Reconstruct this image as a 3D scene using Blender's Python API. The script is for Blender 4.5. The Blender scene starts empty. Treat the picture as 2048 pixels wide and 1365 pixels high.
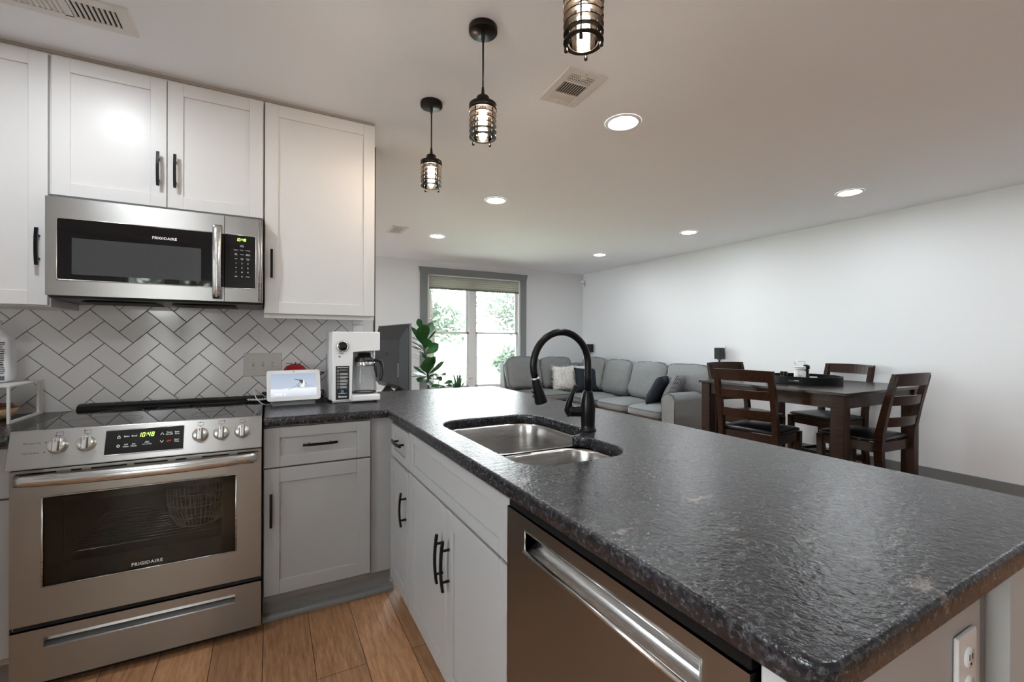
import bpy, bmesh, math, random
from mathutils import Vector, Matrix
from math import sin, cos, pi, radians, sqrt

S = bpy.context.scene
COL = S.collection
random.seed(7)

# ------------------------------------------------------------------ camera
CAM = Vector((0.0259, -2.8362, 1.2531))
yaw, pit, rol = radians(28.4217), radians(-0.1226), radians(0.2127)
fw = Vector((sin(yaw)*cos(pit), cos(yaw)*cos(pit), sin(pit)))
rt = Vector((cos(yaw), -sin(yaw), 0)); up = rt.cross(fw)
r2 = rt*cos(rol)+up*sin(rol); u2 = -rt*sin(rol)+up*cos(rol)
cd = bpy.data.cameras.new('camera'); cam = bpy.data.objects.new('camera', cd); COL.objects.link(cam)
M = Matrix.Identity(4)
for i in range(3):
    M[i][0] = r2[i]; M[i][1] = u2[i]; M[i][2] = -fw[i]; M[i][3] = CAM[i]
cam.matrix_world = M
cd.sensor_width = 36.0; cd.lens = 896.27*36/2048; cd.clip_start = 0.02; cd.clip_end = 200
S.camera = cam
# ------------------------------------------------------------------ world, exposure
LAMP = 100.0      # recessed lamp lens emission
BULB = 150.0      # pendant bulb emission
SKY = 14.0
w = bpy.data.worlds.new('overcast_sky'); S.world = w; w.use_nodes = True
bg = w.node_tree.nodes['Background']; bg.inputs[0].default_value = (0.93, 0.965, 1.0, 1); bg.inputs[1].default_value = SKY
vs = S.view_settings
S.display_settings.display_device = 'sRGB'
vs.view_transform = 'Standard'; vs.look = 'None'; vs.gamma = 1; vs.use_curve_mapping = False
vs.exposure = 0.86
cy = S.cycles
cy.use_denoising = True
cy.max_bounces = 10; cy.diffuse_bounces = 6; cy.glossy_bounces = 5; cy.transmission_bounces = 6; cy.transparent_max_bounces = 16
cy.sample_clamp_indirect = 6.0; cy.caustics_reflective = False; cy.caustics_refractive = False

# ------------------------------------------------------------------ materials
def new_mat(n):
    m = bpy.data.materials.new(n); m.use_nodes = True
    return m, m.node_tree.nodes, m.node_tree.links, m.node_tree.nodes['Principled BSDF']
def mat(n, c, rough=.5, metal=0., spec=None, bump=None, coat=0., emit=None, aniso=0.):
    m, N, L, b = new_mat(n)
    b.inputs['Base Color'].default_value = (*c, 1); b.inputs['Roughness'].default_value = rough
    b.inputs['Metallic'].default_value = metal
    if spec is not None: b.inputs['Specular IOR Level'].default_value = spec
    if coat: b.inputs['Coat Weight'].default_value = coat; b.inputs['Coat Roughness'].default_value = .05
    if emit: b.inputs['Emission Color'].default_value = (*emit[0], 1); b.inputs['Emission Strength'].default_value = emit[1]
    if bump:
        sc, st = bump[:2]
        t = N.new('ShaderNodeTexCoord'); mp = N.new('ShaderNodeMapping'); nz = N.new('ShaderNodeTexNoise'); bp = N.new('ShaderNodeBump')
        if len(bump) > 2: mp.inputs['Scale'].default_value = bump[2]
        nz.inputs['Scale'].default_value = sc; nz.inputs['Detail'].default_value = 3
        bp.inputs['Strength'].default_value = st; bp.inputs['Distance'].default_value = .002
        L.new(t.outputs['Object'], mp.inputs[0]); L.new(mp.outputs[0], nz.inputs['Vector'])
        L.new(nz.outputs['Fac'], bp.inputs['Height']); L.new(bp.outputs[0], b.inputs['Normal'])
    return m
def ramp(N, L, src, stops, interp='LINEAR'):
    r = N.new('ShaderNodeValToRGB'); r.color_ramp.interpolation = interp
    while len(r.color_ramp.elements) < len(stops): r.color_ramp.elements.new(.5)
    for e, (p, c) in zip(r.color_ramp.elements, stops):
        e.position = p; e.color = (*c, 1)
    L.new(src, r.inputs[0]); return r
def noise(N, L, scale, detail=3, vec=None, rough=.5, mscale=None, coord='Object'):
    t = N.new('ShaderNodeTexCoord'); n = N.new('ShaderNodeTexNoise')
    n.inputs['Scale'].default_value = scale; n.inputs['Detail'].default_value = detail; n.inputs['Roughness'].default_value = rough
    if mscale:
        mp = N.new('ShaderNodeMapping'); mp.inputs['Scale'].default_value = mscale
        L.new(t.outputs[coord], mp.inputs[0]); L.new(mp.outputs[0], n.inputs['Vector'])
    else: L.new(t.outputs[coord], n.inputs['Vector'])
    return n
def m_granite():
    m, N, L, b = new_mat('leathered_black_granite')
    n1 = noise(N, L, 120, 6, rough=.7); n2 = noise(N, L, 24, 4); n3 = noise(N, L, 9, 5, rough=.6, mscale=(1, 1.6, 1))
    v = N.new('ShaderNodeTexVoronoi'); v.inputs['Scale'].default_value = 90
    t = N.new('ShaderNodeTexCoord'); L.new(t.outputs['Object'], v.inputs['Vector'])
    c1 = ramp(N, L, n1.outputs['Fac'], [(.36, (.004, .004, .006)), (.52, (.020, .021, .025)), (.66, (.080, .080, .090)), (.8, (.21, .205, .21))])
    c2 = ramp(N, L, n2.outputs['Fac'], [(.40, (.55, .55, .57)), (.62, (1.0, 1, 1.03))])
    mx = N.new('ShaderNodeMix'); mx.data_type = 'RGBA'; mx.blend_type = 'MULTIPLY'; mx.inputs[0].default_value = 1
    L.new(c1.outputs[0], mx.inputs[6]); L.new(c2.outputs[0], mx.inputs[7])
    c3 = ramp(N, L, n3.outputs['Fac'], [(.64, (0, 0, 0)), (.71, (.7, .7, .7))])
    mx2 = N.new('ShaderNodeMix'); mx2.data_type = 'RGBA'; L.new(c3.outputs[0], mx2.inputs[0])
    L.new(mx.outputs[2], mx2.inputs[6]); mx2.inputs[7].default_value = (.23, .195, .18, 1)
    L.new(mx2.outputs[2], b.inputs['Base Color'])
    nb = noise(N, L, 62, 4, rough=.6); nb2 = noise(N, L, 190, 2)
    ad = N.new('ShaderNodeMath'); ad.operation = 'MULTIPLY_ADD'; ad.inputs[1].default_value = .35
    L.new(nb2.outputs['Fac'], ad.inputs[0]); L.new(nb.outputs['Fac'], ad.inputs[2])
    bp = N.new('ShaderNodeBump'); bp.inputs['Strength'].default_value = .46; bp.inputs['Distance'].default_value = .004
    L.new(ad.outputs[0], bp.inputs['Height']); L.new(bp.outputs[0], b.inputs['Normal'])
    rr = ramp(N, L, n1.outputs['Fac'], [(.3, (.17, .17, .17)), (.7, (.32, .32, .32))])
    L.new(rr.outputs[0], b.inputs['Roughness'])
    return m
def m_steel(n, c=(.43, .42, .41), rough=.34, aniso=.75, direction=(2, 2, 240)):
    """horizontally brushed steel: the highlight spreads vertically"""
    m, N, L, b = new_mat(n)
    b.inputs['Metallic'].default_value = 1; b.inputs['Base Color'].default_value = (*c, 1)
    nz = noise(N, L, 6, 3, mscale=direction)
    r = ramp(N, L, nz.outputs['Fac'], [(.3, (rough-.04,)*3), (.7, (rough+.04,)*3)])
    L.new(r.outputs[0], b.inputs['Roughness']); b.inputs['Anisotropic'].default_value = aniso
    t = N.new('ShaderNodeCombineXYZ'); t.inputs[2].default_value = 1; L.new(t.outputs[0], b.inputs['Tangent'])
    return m
def m_floor():
    m, N, L, b = new_mat('oak_planks')
    t = N.new('ShaderNodeTexCoord'); mp = N.new('ShaderNodeMapping'); mp.inputs['Rotation'].default_value = (0, 0, pi/2)
    mp.inputs['Location'].default_value = (.20, -.005, 0)
    L.new(t.outputs['Object'], mp.inputs[0])
    br = N.new('ShaderNodeTexBrick'); br.offset = .37; br.offset_frequency = 2; br.squash = 1
    br.inputs['Scale'].default_value = 1; br.inputs['Mortar Size'].default_value = .0016; br.inputs['Mortar Smooth'].default_value = .3
    br.inputs['Brick Width'].default_value = 1.25; br.inputs['Row Height'].default_value = .1775
    br.inputs['Color1'].default_value = (0, 0, 0, 1); br.inputs['Color2'].default_value = (1, 1, 1, 1); br.inputs['Mortar'].default_value = (.5, .5, .5, 1)
    L.new(mp.outputs[0], br.inputs['Vector'])
    g = noise(N, L, 7, 6, rough=.6, mscale=(9, .9, 1)); g2 = noise(N, L, 55, 4, rough=.7, mscale=(6, .35, 1))
    cg = ramp(N, L, g.outputs['Fac'], [(.25, (.25, .125, .062)), (.5, (.44, .238, .124)), (.75, (.58, .335, .185))])
    tint = ramp(N, L, br.outputs['Color'], [(0, (.66, .63, .6)), (.5, (.95, .9, .86)), (1, (1.18, 1.12, 1.05))])
    mx = N.new('ShaderNodeMix'); mx.data_type = 'RGBA'; mx.blend_type = 'MULTIPLY'; mx.inputs[0].default_value = 1
    L.new(cg.outputs[0], mx.inputs[6]); L.new(tint.outputs[0], mx.inputs[7])
    fine = ramp(N, L, g2.outputs['Fac'], [(.35, (.72, .7, .68)), (.6, (1.05, 1.05, 1.05))])
    mx3 = N.new('ShaderNodeMix'); mx3.data_type = 'RGBA'; mx3.blend_type = 'MULTIPLY'; mx3.inputs[0].default_value = .8
    L.new(mx.outputs[2], mx3.inputs[6]); L.new(fine.outputs[0], mx3.inputs[7])
    mx2 = N.new('ShaderNodeMix'); mx2.data_type = 'RGBA'; L.new(br.outputs['Fac'], mx2.inputs[0]); L.new(mx3.outputs[2], mx2.inputs[6])
    mx2.inputs[7].default_value = (.04, .022, .014, 1)
    L.new(mx2.outputs[2], b.inputs['Base Color']); b.inputs['Roughness'].default_value = .42
    bp = N.new('ShaderNodeBump'); bp.inputs['Strength'].default_value = .15; bp.inputs['Distance'].default_value = .002
    L.new(g2.outputs['Fac'], bp.inputs['Height']); L.new(bp.outputs[0], b.inputs['Normal'])
    return m
def m_wood(n, c0, c1, rough=.3, scale=(14, 1.2, 14), coat=.3, spec=.5):
    m, N, L, b = new_mat(n); b.inputs['Specular IOR Level'].default_value = spec
    g = noise(N, L, 5, 5, rough=.6, mscale=scale)
    c = ramp(N, L, g.outputs['Fac'], [(.3, c0), (.7, c1)])
    L.new(c.outputs[0], b.inputs['Base Color']); b.inputs['Roughness'].default_value = rough
    b.inputs['Coat Weight'].default_value = coat; b.inputs['Coat Roughness'].default_value = .15
    return m
def m_fabric(n, c0, c1, scale=60, bumps=.5, rough=.95):
    m, N, L, b = new_mat(n)
    g = noise(N, L, scale, 4, rough=.7); h = noise(N, L, 6, 3)
    c = ramp(N, L, g.outputs['Fac'], [(.35, c0), (.65, c1)])
    L.new(c.outputs[0], b.inputs['Base Color']); b.inputs['Roughness'].default_value = rough
    b.inputs['Specular IOR Level'].default_value = .15
    ad = N.new('ShaderNodeMath'); ad.operation = 'MULTIPLY_ADD'; ad.inputs[1].default_value = 5.
    L.new(h.outputs['Fac'], ad.inputs[0]); L.new(g.outputs['Fac'], ad.inputs[2])
    bp = N.new('ShaderNodeBump'); bp.inputs['Strength'].default_value = bumps; bp.inputs['Distance'].default_value = .006
    L.new(ad.outputs[0], bp.inputs['Height']); L.new(bp.outputs[0], b.inputs['Normal'])
    return m
def m_glass(n, tint=(1, 1, 1), refl=1.0, rough=.0):
    m, N, L, b = new_mat(n); N.remove(b)
    out = N['Material Output']; tr = N.new('ShaderNodeBsdfTransparent'); gl = N.new('ShaderNodeBsdfGlossy'); mx = N.new('ShaderNodeMixShader')
    fr = N.new('ShaderNodeFresnel'); fr.inputs['IOR'].default_value = 1.45
    mu = N.new('ShaderNodeMath'); mu.operation = 'MULTIPLY'; mu.inputs[1].default_value = refl; L.new(fr.outputs[0], mu.inputs[0])
    tr.inputs[0].default_value = (*tint, 1); gl.inputs['Roughness'].default_value = rough
    L.new(mu.outputs[0], mx.inputs[0]); L.new(tr.outputs[0], mx.inputs[1]); L.new(gl.outputs[0], mx.inputs[2]); L.new(mx.outputs[0], out.inputs[0])
    return m
def m_emit(n, c, s):
    m, N, L, b = new_mat(n); N.remove(b); e = N.new('ShaderNodeEmission'); e.inputs[0].default_value = (*c, 1); e.inputs[1].default_value = s
    L.new(e.outputs[0], N['Material Output'].inputs[0]); return m
def m_leaf(n, c, c2, rough=.4):
    m, N, L, b = new_mat(n)
    g = noise(N, L, 8, 2); cc = ramp(N, L, g.outputs['Fac'], [(.3, c), (.7, c2)])
    L.new(cc.outputs[0], b.inputs['Base Color']); b.inputs['Roughness'].default_value = rough
    tl = N.new('ShaderNodeBsdfTranslucent'); L.new(cc.outputs[0], tl.inputs[0]); mx = N.new('ShaderNodeMixShader'); mx.inputs[0].default_value = .25
    L.new(b.outputs[0], mx.inputs[1]); L.new(tl.outputs[0], mx.inputs[2]); L.new(mx.outputs[0], N['Material Output'].inputs[0])
    return m

WALL = mat('wall_paint', (.73, .745, .765), .75, bump=(60, .08))
CEIL = mat('ceiling_paint', (.85, .885, .935), .8, bump=(90, .1))
TRIM = mat('grey_trim_paint', (.19, .205, .205), .5)
BASEB = mat('dark_grey_baseboard', (.17, .175, .175), .5)
WHITECAB = mat('white_cabinet_paint', (.68, .675, .675), .34, spec=.42, bump=(40, .06, (6, 6, 1)))
GREYCAB = mat('grey_cabinet_paint', (.315, .31, .31), .33, bump=(40, .06, (6, 6, 1)))
GREYDARK = mat('grey_cabinet_shadow_paint', (.18, .175, .17), .4)  # darker copy of the cabinet grey, shade put into the colour
BLACKM = mat('black_handle_metal', (.005, .005, .006), .28, 0, .18)
BLACKP = mat('black_plastic', (.010, .010, .011), .35)
BLACKG = mat('black_gloss_glass', (.004, .004, .005), .04, spec=.6)
DARKGAP = mat('dark_gap', (.008, .008, .008), .8)  # near-black that puts shade into gaps, slots and ducts
STEEL = m_steel('brushed_steel')
STEELV = m_steel('brushed_steel_panel', (.29, .272, .252), .32, .5)
STEELL = m_steel('brushed_steel_bright', (.62, .62, .61), .25, .3)
CHROME = mat('chrome', (.8, .8, .8), .08, 1)
GRANITE = m_granite(); FLOOR = m_floor()
GROUT = mat('dark_grout', (.010, .010, .011), .9)
WPLAST = mat('white_plastic', (.82, .82, .83), .3)
WGLOSS = mat('white_gloss_plastic', (.85, .85, .86), .15)
IVORY = mat('ivory_plate_plastic', (.63, .61, .58), .35)
GREYP = mat('grey_plastic', (.25, .25, .26), .5)
LEGEND = m_emit('panel_legend_white', (.85, .87, .88), .55)
PRINTB = mat('black_print', (.03, .03, .03), .6)
PRINTW = mat('white_print', (.8, .8, .8), .6)
PRINTR = mat('red_print', (.45, .03, .03), .5)
GREENLED = m_emit('green_display_digits', (.45, 1.0, .12), 2.2)
REDLED = m_emit('red_legend', (.7, .08, .06), .6)
LENS = m_emit('lamp_lens_glow', (.91, .965, 1.0), LAMP)
FILAM = m_emit('warm_bulb_glow', (1.0, .81, .62), BULB)
GLASS = m_glass('clear_glass'); PGLASS = m_glass('pendant_glass', (.97, .94, .9), 1.5)
WINGLASS = m_glass('window_glass', (.97, .99, .98))
BRONZE = mat('dark_bronze_metal', (.007, .005, .004), .3, 0, .22)
ESPRESSO = m_wood('espresso_wood', (.008, .005, .004), (.042, .016, .0075), .28, coat=0, spec=.16)
ESPTOP = m_wood('espresso_table_top', (.014, .009, .008), (.030, .016, .012), .26, coat=0, spec=.35)
LEATHER = mat('black_leather', (.007, .007, .009), .3, spec=.35, bump=(50, .25))
SOFA = m_fabric('grey_sofa_fabric', (.17, .178, .183), (.285, .295, .30), 160, .35)
SEAM = mat('sofa_piping_fabric', (.075, .078, .082), .9)
NAVY = m_fabric('navy_pillow_fabric', (.018, .022, .03), (.035, .041, .052), 90, .4)
FLUFF = m_fabric('white_shag', (.6, .59, .57), (.85, .84, .82), 40, .5)
HOUND = mat('check_pillow_fabric', (.2, .2, .22), .9)
LEAFD = m_leaf('fig_leaf_green', (.012, .06, .018), (.03, .12, .03), .35)
LEAFG = m_leaf('grass_leaf_green', (.02, .075, .03), (.05, .15, .05))
STEM = mat('plant_stem', (.05, .035, .02), .8)
TREEL = m_leaf('outdoor_leaves', (.042, .066, .042), (.075, .098, .070), .8)
BARK = mat('bark', (.025, .02, .016), .9)
LAWN = mat('lawn', (.28, .32, .25), .95, bump=(30, .5))
SIDING = mat('white_siding', (.8, .8, .8), .7)
ROOF = mat('grey_shingles', (.2, .2, .2), .9)
POTW = mat('white_ceramic', (.7, .7, .69), .3)

# checks on one pillow and the sheer blind pleats are their own colour patterns
def _hound():
    N, L, b = HOUND.node_tree.nodes, HOUND.node_tree.links, HOUND.node_tree.nodes['Principled BSDF']
    t = N.new('ShaderNodeTexCoord'); c = N.new('ShaderNodeTexChecker'); c.inputs['Scale'].default_value = 60
    c.inputs['Color1'].default_value = (.10, .10, .11, 1); c.inputs['Color2'].default_value = (.30, .30, .31, 1)
    L.new(t.outputs['Object'], c.inputs['Vector']); L.new(c.outputs[0], b.inputs['Base Color'])
_hound()
def m_blind():
    m, N, L, b = new_mat('pleated_shade_fabric')
    b.inputs['Base Color'].default_value = (.60, .61, .55, 1); b.inputs['Roughness'].default_value = .9
    tl = N.new('ShaderNodeBsdfTranslucent'); tl.inputs[0].default_value = (.34, .35, .31, 1); mx = N.new('ShaderNodeMixShader'); mx.inputs[0].default_value = .35
    L.new(b.outputs[0], mx.inputs[1]); L.new(tl.outputs[0], mx.inputs[2]); L.new(mx.outputs[0], N['Material Output'].inputs[0]); return m
BLIND = m_blind()
def m_screen():
    m, N, L, b = new_mat('lit_screen_picture'); N.remove(b)
    t = N.new('ShaderNodeTexCoord'); sp = N.new('ShaderNodeSeparateXYZ'); L.new(t.outputs['Generated'], sp.inputs[0])
    nz = noise(N, L, 14, 2); ad = N.new('ShaderNodeMath'); ad.operation = 'MULTIPLY_ADD'; ad.inputs[1].default_value = .10
    L.new(nz.outputs['Fac'], ad.inputs[0]); L.new(sp.outputs['Z'], ad.inputs[2])
    r = ramp(N, L, ad.outputs[0], [(.0, (.52, .56, .64)), (.2, (.72, .76, .83)), (.37, (.86, .88, .93)), (.42, (.50, .56, .66)), (.7, (.46, .53, .63)), (1, (.40, .47, .58))])
    e = N.new('ShaderNodeEmission'); e.inputs[1].default_value = .62; L.new(r.outputs[0], e.inputs[0]); L.new(e.outputs[0], N['Material Output'].inputs[0]); return m
SCREEN = m_screen()

# ------------------------------------------------------------------ mesh helpers
class MB:
    def __init__(s, mx=None): s.bm = bmesh.new(); s.mx = mx or Matrix.Identity(4)
    def _f(s, pts, faces, bevel=0, seg=2, smooth=False):
        vs_ = [s.bm.verts.new(s.mx @ Vector(p)) for p in pts]
        fs = []
        for f in faces:
            try: fc = s.bm.faces.new([vs_[i] for i in f]); fc.smooth = smooth; fs.append(fc)
            except ValueError: pass
        if bevel:
            es = list({e for f in fs for e in f.edges})
            r = bmesh.ops.bevel(s.bm, geom=es, offset=bevel, segments=seg, profile=.5, affect='EDGES', clamp_overlap=True)
        return fs
    def box(s, x0, y0, z0, x1, y1, z1, bevel=0, seg=2):
        x0, x1 = min(x0, x1), max(x0, x1); y0, y1 = min(y0, y1), max(y0, y1); z0, z1 = min(z0, z1), max(z0, z1)
        p = [(x0, y0, z0), (x1, y0, z0), (x1, y1, z0), (x0, y1, z0), (x0, y0, z1), (x1, y0, z1), (x1, y1, z1), (x0, y1, z1)]
        s._f(p, [(0, 3, 2, 1), (4, 5, 6, 7), (0, 1, 5, 4), (1, 2, 6, 5), (2, 3, 7, 6), (3, 0, 4, 7)], bevel, seg); return s
    def hexa(s, p, bevel=0, seg=2):   # eight corner points, bottom four then top four
        s._f(p, [(0, 3, 2, 1), (4, 5, 6, 7), (0, 1, 5, 4), (1, 2, 6, 5), (2, 3, 7, 6), (3, 0, 4, 7)], bevel, seg); return s
    def prism(s, poly, axis, a, b, bevel=0, seg=2):   # poly in the two other axes
        def P(u, v, w_):
            return {'x': (w_, u, v), 'y': (u, w_, v), 'z': (u, v, w_)}[axis]
        n = len(poly); p = [P(u, v, a) for u, v in poly]+[P(u, v, b) for u, v in poly]
        s._f(p, [tuple(range(n))[::-1], tuple(range(n, 2*n))]+[(i, (i+1) % n, n+(i+1) % n, n+i) for i in range(n)], bevel, seg)
        return s
    def ring_loops(s, loops, closed=True, cap0=False, cap1=False, smooth=True):
        vl = [[s.bm.verts.new(s.mx @ Vector(p)) for p in lp] for lp in loops]; n = len(vl[0])
        for a, b in zip(vl, vl[1:]):
            for i in range(n if closed else n-1):
                j = (i+1) % n
                try: f = s.bm.faces.new([a[i], a[j], b[j], b[i]]); f.smooth = smooth
                except ValueError: pass
        if cap0:
            f = s.bm.faces.new(vl[0][::-1])
        if cap1:
            f = s.bm.faces.new(vl[-1])
        return vl
    def lathe(s, prof, c=(0, 0, 0), seg=24, axis=(0, 0, 1), cap0=False, cap1=False, smooth=True):
        q = Vector((0, 0, 1)).rotation_difference(Vector(axis).normalized()).to_matrix()
        c = Vector(c)
        loops = [[tuple(c+q @ Vector((max(r, 1e-5)*cos(2*pi*i/seg), max(r, 1e-5)*sin(2*pi*i/seg), z))) for i in range(seg)] for r, z in prof]
        s.ring_loops(loops, True, cap0, cap1, smooth); return s
    def cyl(s, p0, p1, r0, r1=None, seg=16, smooth=True):
        p0, p1 = Vector(p0), Vector(p1); r1 = r0 if r1 is None else r1; h = (p1-p0).length
        return s.lathe([(r0, 0), (r1, h)], p0, seg, p1-p0, True, True, smooth)
    def tube(s, pts, r, seg=10, closed=False):
        pts = [Vector(p) for p in pts]; n = len(pts)
        rs = r if isinstance(r, (list, tuple)) else [r]*n
        T = []
        for i in range(n):
            a = pts[i-1] if (i > 0 or closed) else pts[i]; b = pts[(i+1) % n] if (i < n-1 or closed) else pts[i]
            T.append((b-a).normalized())
        nrm = T[0].orthogonal().normalized(); loops = []
        for i in range(n):
            if i: nrm = (T[i-1].rotation_difference(T[i]).to_matrix() @ nrm).normalized()
            bn = T[i].cross(nrm)
            loops.append([tuple(pts[i]+rs[i]*(cos(2*pi*k/seg)*nrm+sin(2*pi*k/seg)*bn)) for k in range(seg)])
        if closed: loops.append(loops[0])
        s.ring_loops(loops, True, not closed, not closed); return s
    def torus(s, c, R, r, axis=(0, 0, 1), seg=28, sq=None):
        q = Vector((0, 0, 1)).rotation_difference(Vector(axis).normalized()).to_matrix(); c = Vector(c)
        if sq:   # rectangular section: (radial half width, half height)
            a, h = sq; prof = [(R-a, -h), (R+a, -h), (R+a, h), (R-a, h), (R-a, -h)]
            loops = [[tuple(c+q @ Vector((p*cos(2*pi*i/seg), p*sin(2*pi*i/seg), z))) for i in range(seg)] for p, z in prof]
            s.ring_loops(loops, True, smooth=False); return s
        return s.tube([tuple(c+q @ Vector((R*cos(2*pi*i/seg), R*sin(2*pi*i/seg), 0))) for i in range(seg)], r, 8, True)
    def superell(s, c, a, b, h, n=5, m=3, sub=7, rot=None, wob=0, seed=0, bulge=0):
        rnd = random.Random(seed); ph = [rnd.uniform(0, 6.28) for _ in range(6)]
        tb = bmesh.new(); bmesh.ops.create_cube(tb, size=2); bmesh.ops.subdivide_edges(tb, edges=tb.edges[:], cuts=sub, use_grid_fill=True)
        idx = {}; c = Vector(c)
        for v in tb.verts:
            x, y, z = v.co
            k = (abs(x)**n+abs(y)**n)**(1/n); k2 = (k**m+abs(z)**m)**(1/m)
            p = Vector((x/k2*a, y/k2*b, z/k2*h))
            if wob: p *= 1+wob*(sin(5*x+ph[0])*sin(4*y+ph[1])+.6*sin(9*y+7*z+ph[2])+.5*sin(11*x+6*z+ph[3]))
            if bulge: p.z += bulge*(1-x*x)*(1-y*y)*(1 if z > 0 else -.3)
            if rot: p = rot @ p
            idx[v] = s.bm.verts.new(s.mx @ (c+p))
        for f in tb.faces:
            nf = s.bm.faces.new([idx[v] for v in f.verts]); nf.smooth = True
        tb.free(); return s
    def pillow(s, c, a, b, h, rot=None, sub=10, seed=0):
        rnd = random.Random(seed); c = Vector(c); ph = rnd.uniform(0, 6)
        N_ = sub; g = {}
        for sd in (1, -1):
            for i in range(N_+1):
                for j in range(N_+1):
                    u, v = 2*i/N_-1, 2*j/N_-1
                    edge = i in (0, N_) or j in (0, N_)
                    if edge and sd < 0: g[sd, i, j] = g[1, i, j]; continue
                    t = max(0, (1-u**4)*(1-v**4))**.55
                    x = a*u*(1-.09*(1-v*v)); y = b*v*(1-.09*(1-u*u))
                    z = sd*h*t*(1+.06*sin(5*u+ph)*sin(4*v+ph))
                    p = Vector((x, y, z)); p = rot @ p if rot else p
                    g[sd, i, j] = s.bm.verts.new(s.mx @ (c+p))
        for sd in (1, -1):
            for i in range(N_):
                for j in range(N_):
                    q = [g[sd, i, j], g[sd, i+1, j], g[sd, i+1, j+1], g[sd, i, j+1]]
                    f = s.bm.faces.new(q if sd > 0 else q[::-1]); f.smooth = True
        return s
    def text(s, txt, o, ux, uy, size, align='CENTER', ext=.0003, shear=0, space=1.0, bold=0):
        cu = bpy.data.curves.new('t', 'FONT'); cu.body = txt; cu.size = size; cu.align_x = align; cu.align_y = 'CENTER'; cu.extrude = ext
        cu.shear = shear; cu.space_character = space; cu.offset = bold; cu.resolution_u = 3
        ob = bpy.data.objects.new('t', cu); COL.objects.link(ob); bpy.context.view_layer.update()
        me = bpy.data.meshes.new_from_object(ob.evaluated_get(bpy.context.evaluated_depsgraph_get()))
        ux, uy, o = Vector(ux).normalized(), Vector(uy).normalized(), Vector(o); n = ux.cross(uy)
        vs_ = [s.bm.verts.new(s.mx @ (o+ux*v.co.x+uy*v.co.y+n*v.co.z)) for v in me.vertices]
        for p in me.polygons:
            try: s.bm.faces.new([vs_[i] for i in p.vertices])
            except ValueError: pass
        bpy.data.objects.remove(ob); bpy.data.curves.remove(cu); bpy.data.meshes.remove(me); return s
    def seg7(s, txt, o, ux, uy, h, shear=.12):
        ux, uy, o = Vector(ux).normalized(), Vector(uy).normalized(), Vector(o); n = ux.cross(uy)
        segs = {'0': 'abcdef', '1': 'bc', '4': 'bcfg', '8': 'abcdefg'}; wd = h*.5; t = h*.11; x = 0
        def bar(x0, y0, x1, y1):
            P = []
            for z in (0, .0004):
                for (a, b) in ((x0, y0), (x1, y0), (x1, y1), (x0, y1)):
                    P.append(tuple(o+ux*(a+shear*b)+uy*b+n*z))
            s.hexa(P)
        tot = sum(h*.25 if ch == ':' else h*.72 for ch in txt); x = -tot/2
        for ch in txt:
            if ch == ':':
                bar(x, h*.28-h/2, x+t, h*.28+t-h/2); bar(x, h*.68-h/2, x+t, h*.68+t-h/2); x += h*.25; continue
            for c in segs[ch]:
                if c == 'a': bar(x+t, h/2-t, x+wd-t, h/2)
                if c == 'd': bar(x+t, -h/2, x+wd-t, -h/2+t)
                if c == 'g': bar(x+t, -t/2, x+wd-t, t/2)
                if c == 'b': bar(x+wd-t, t*.4, x+wd, h/2-t*.4)
                if c == 'c': bar(x+wd-t, -h/2+t*.4, x+wd, -t*.4)
                if c == 'f': bar(x, t*.4, x+t, h/2-t*.4)
                if c == 'e': bar(x, -h/2+t*.4, x+t, -t*.4)
            x += h*.72
        return s
def W(o):
    m = o.matrix_basis.copy()
    while o.parent: o = o.parent; m = o.matrix_basis @ m
    return m
def tag(o, label=None, cat=None, group=None, kind=None):
    if label: o['label'] = label
    if cat: o['category'] = cat
    if group: o['group'] = group
    if kind: o['kind'] = kind
    return o
def thing(name, label=None, cat=None, loc=(0, 0, 0), rz=0, group=None, kind=None):
    o = bpy.data.objects.new(name, None); COL.objects.link(o); o.empty_display_size = .05
    o.location = loc; o.rotation_euler = (0, 0, rz); return tag(o, label, cat, group, kind)
def part(name, mb, m, parent=None, world=True, label=None, loc=None):
    """one mesh object; geometry given in world space (default) or in the parent's own space"""
    me = bpy.data.meshes.new(name); bm = mb.bm
    bmesh.ops.recalc_face_normals(bm, faces=bm.faces[:])
    if parent and world: bm.transform(W(parent).inverted())
    o = bpy.data.objects.new(name, me)
    if loc is not None:    # own origin
        L_ = Vector(loc)
        if parent and world: L_ = W(parent).inverted() @ L_
        bm.transform(Matrix.Translation(-L_)); o.location = L_
    bm.to_mesh(me); bm.free(); me.materials.append(m); COL.objects.link(o)
    if parent: o.parent = parent
    if label: o['label'] = label
    return o
def solo(name, mb, m, label=None, cat=None, group=None, kind=None, loc=None):
    return tag(part(name, mb, m, None, True, None, loc), label, cat, group, kind)
def kids(o): return list(o.children)
def copy_tree(o, parent=None):
    c = o.copy(); COL.objects.link(c); c.parent = parent
    for ch in kids(o): copy_tree(ch, c)
    return c
def arc(c, r, a0, a1, n, f): return [f(c, r, a0+(a1-a0)*i/n) for i in range(n+1)]

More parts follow.
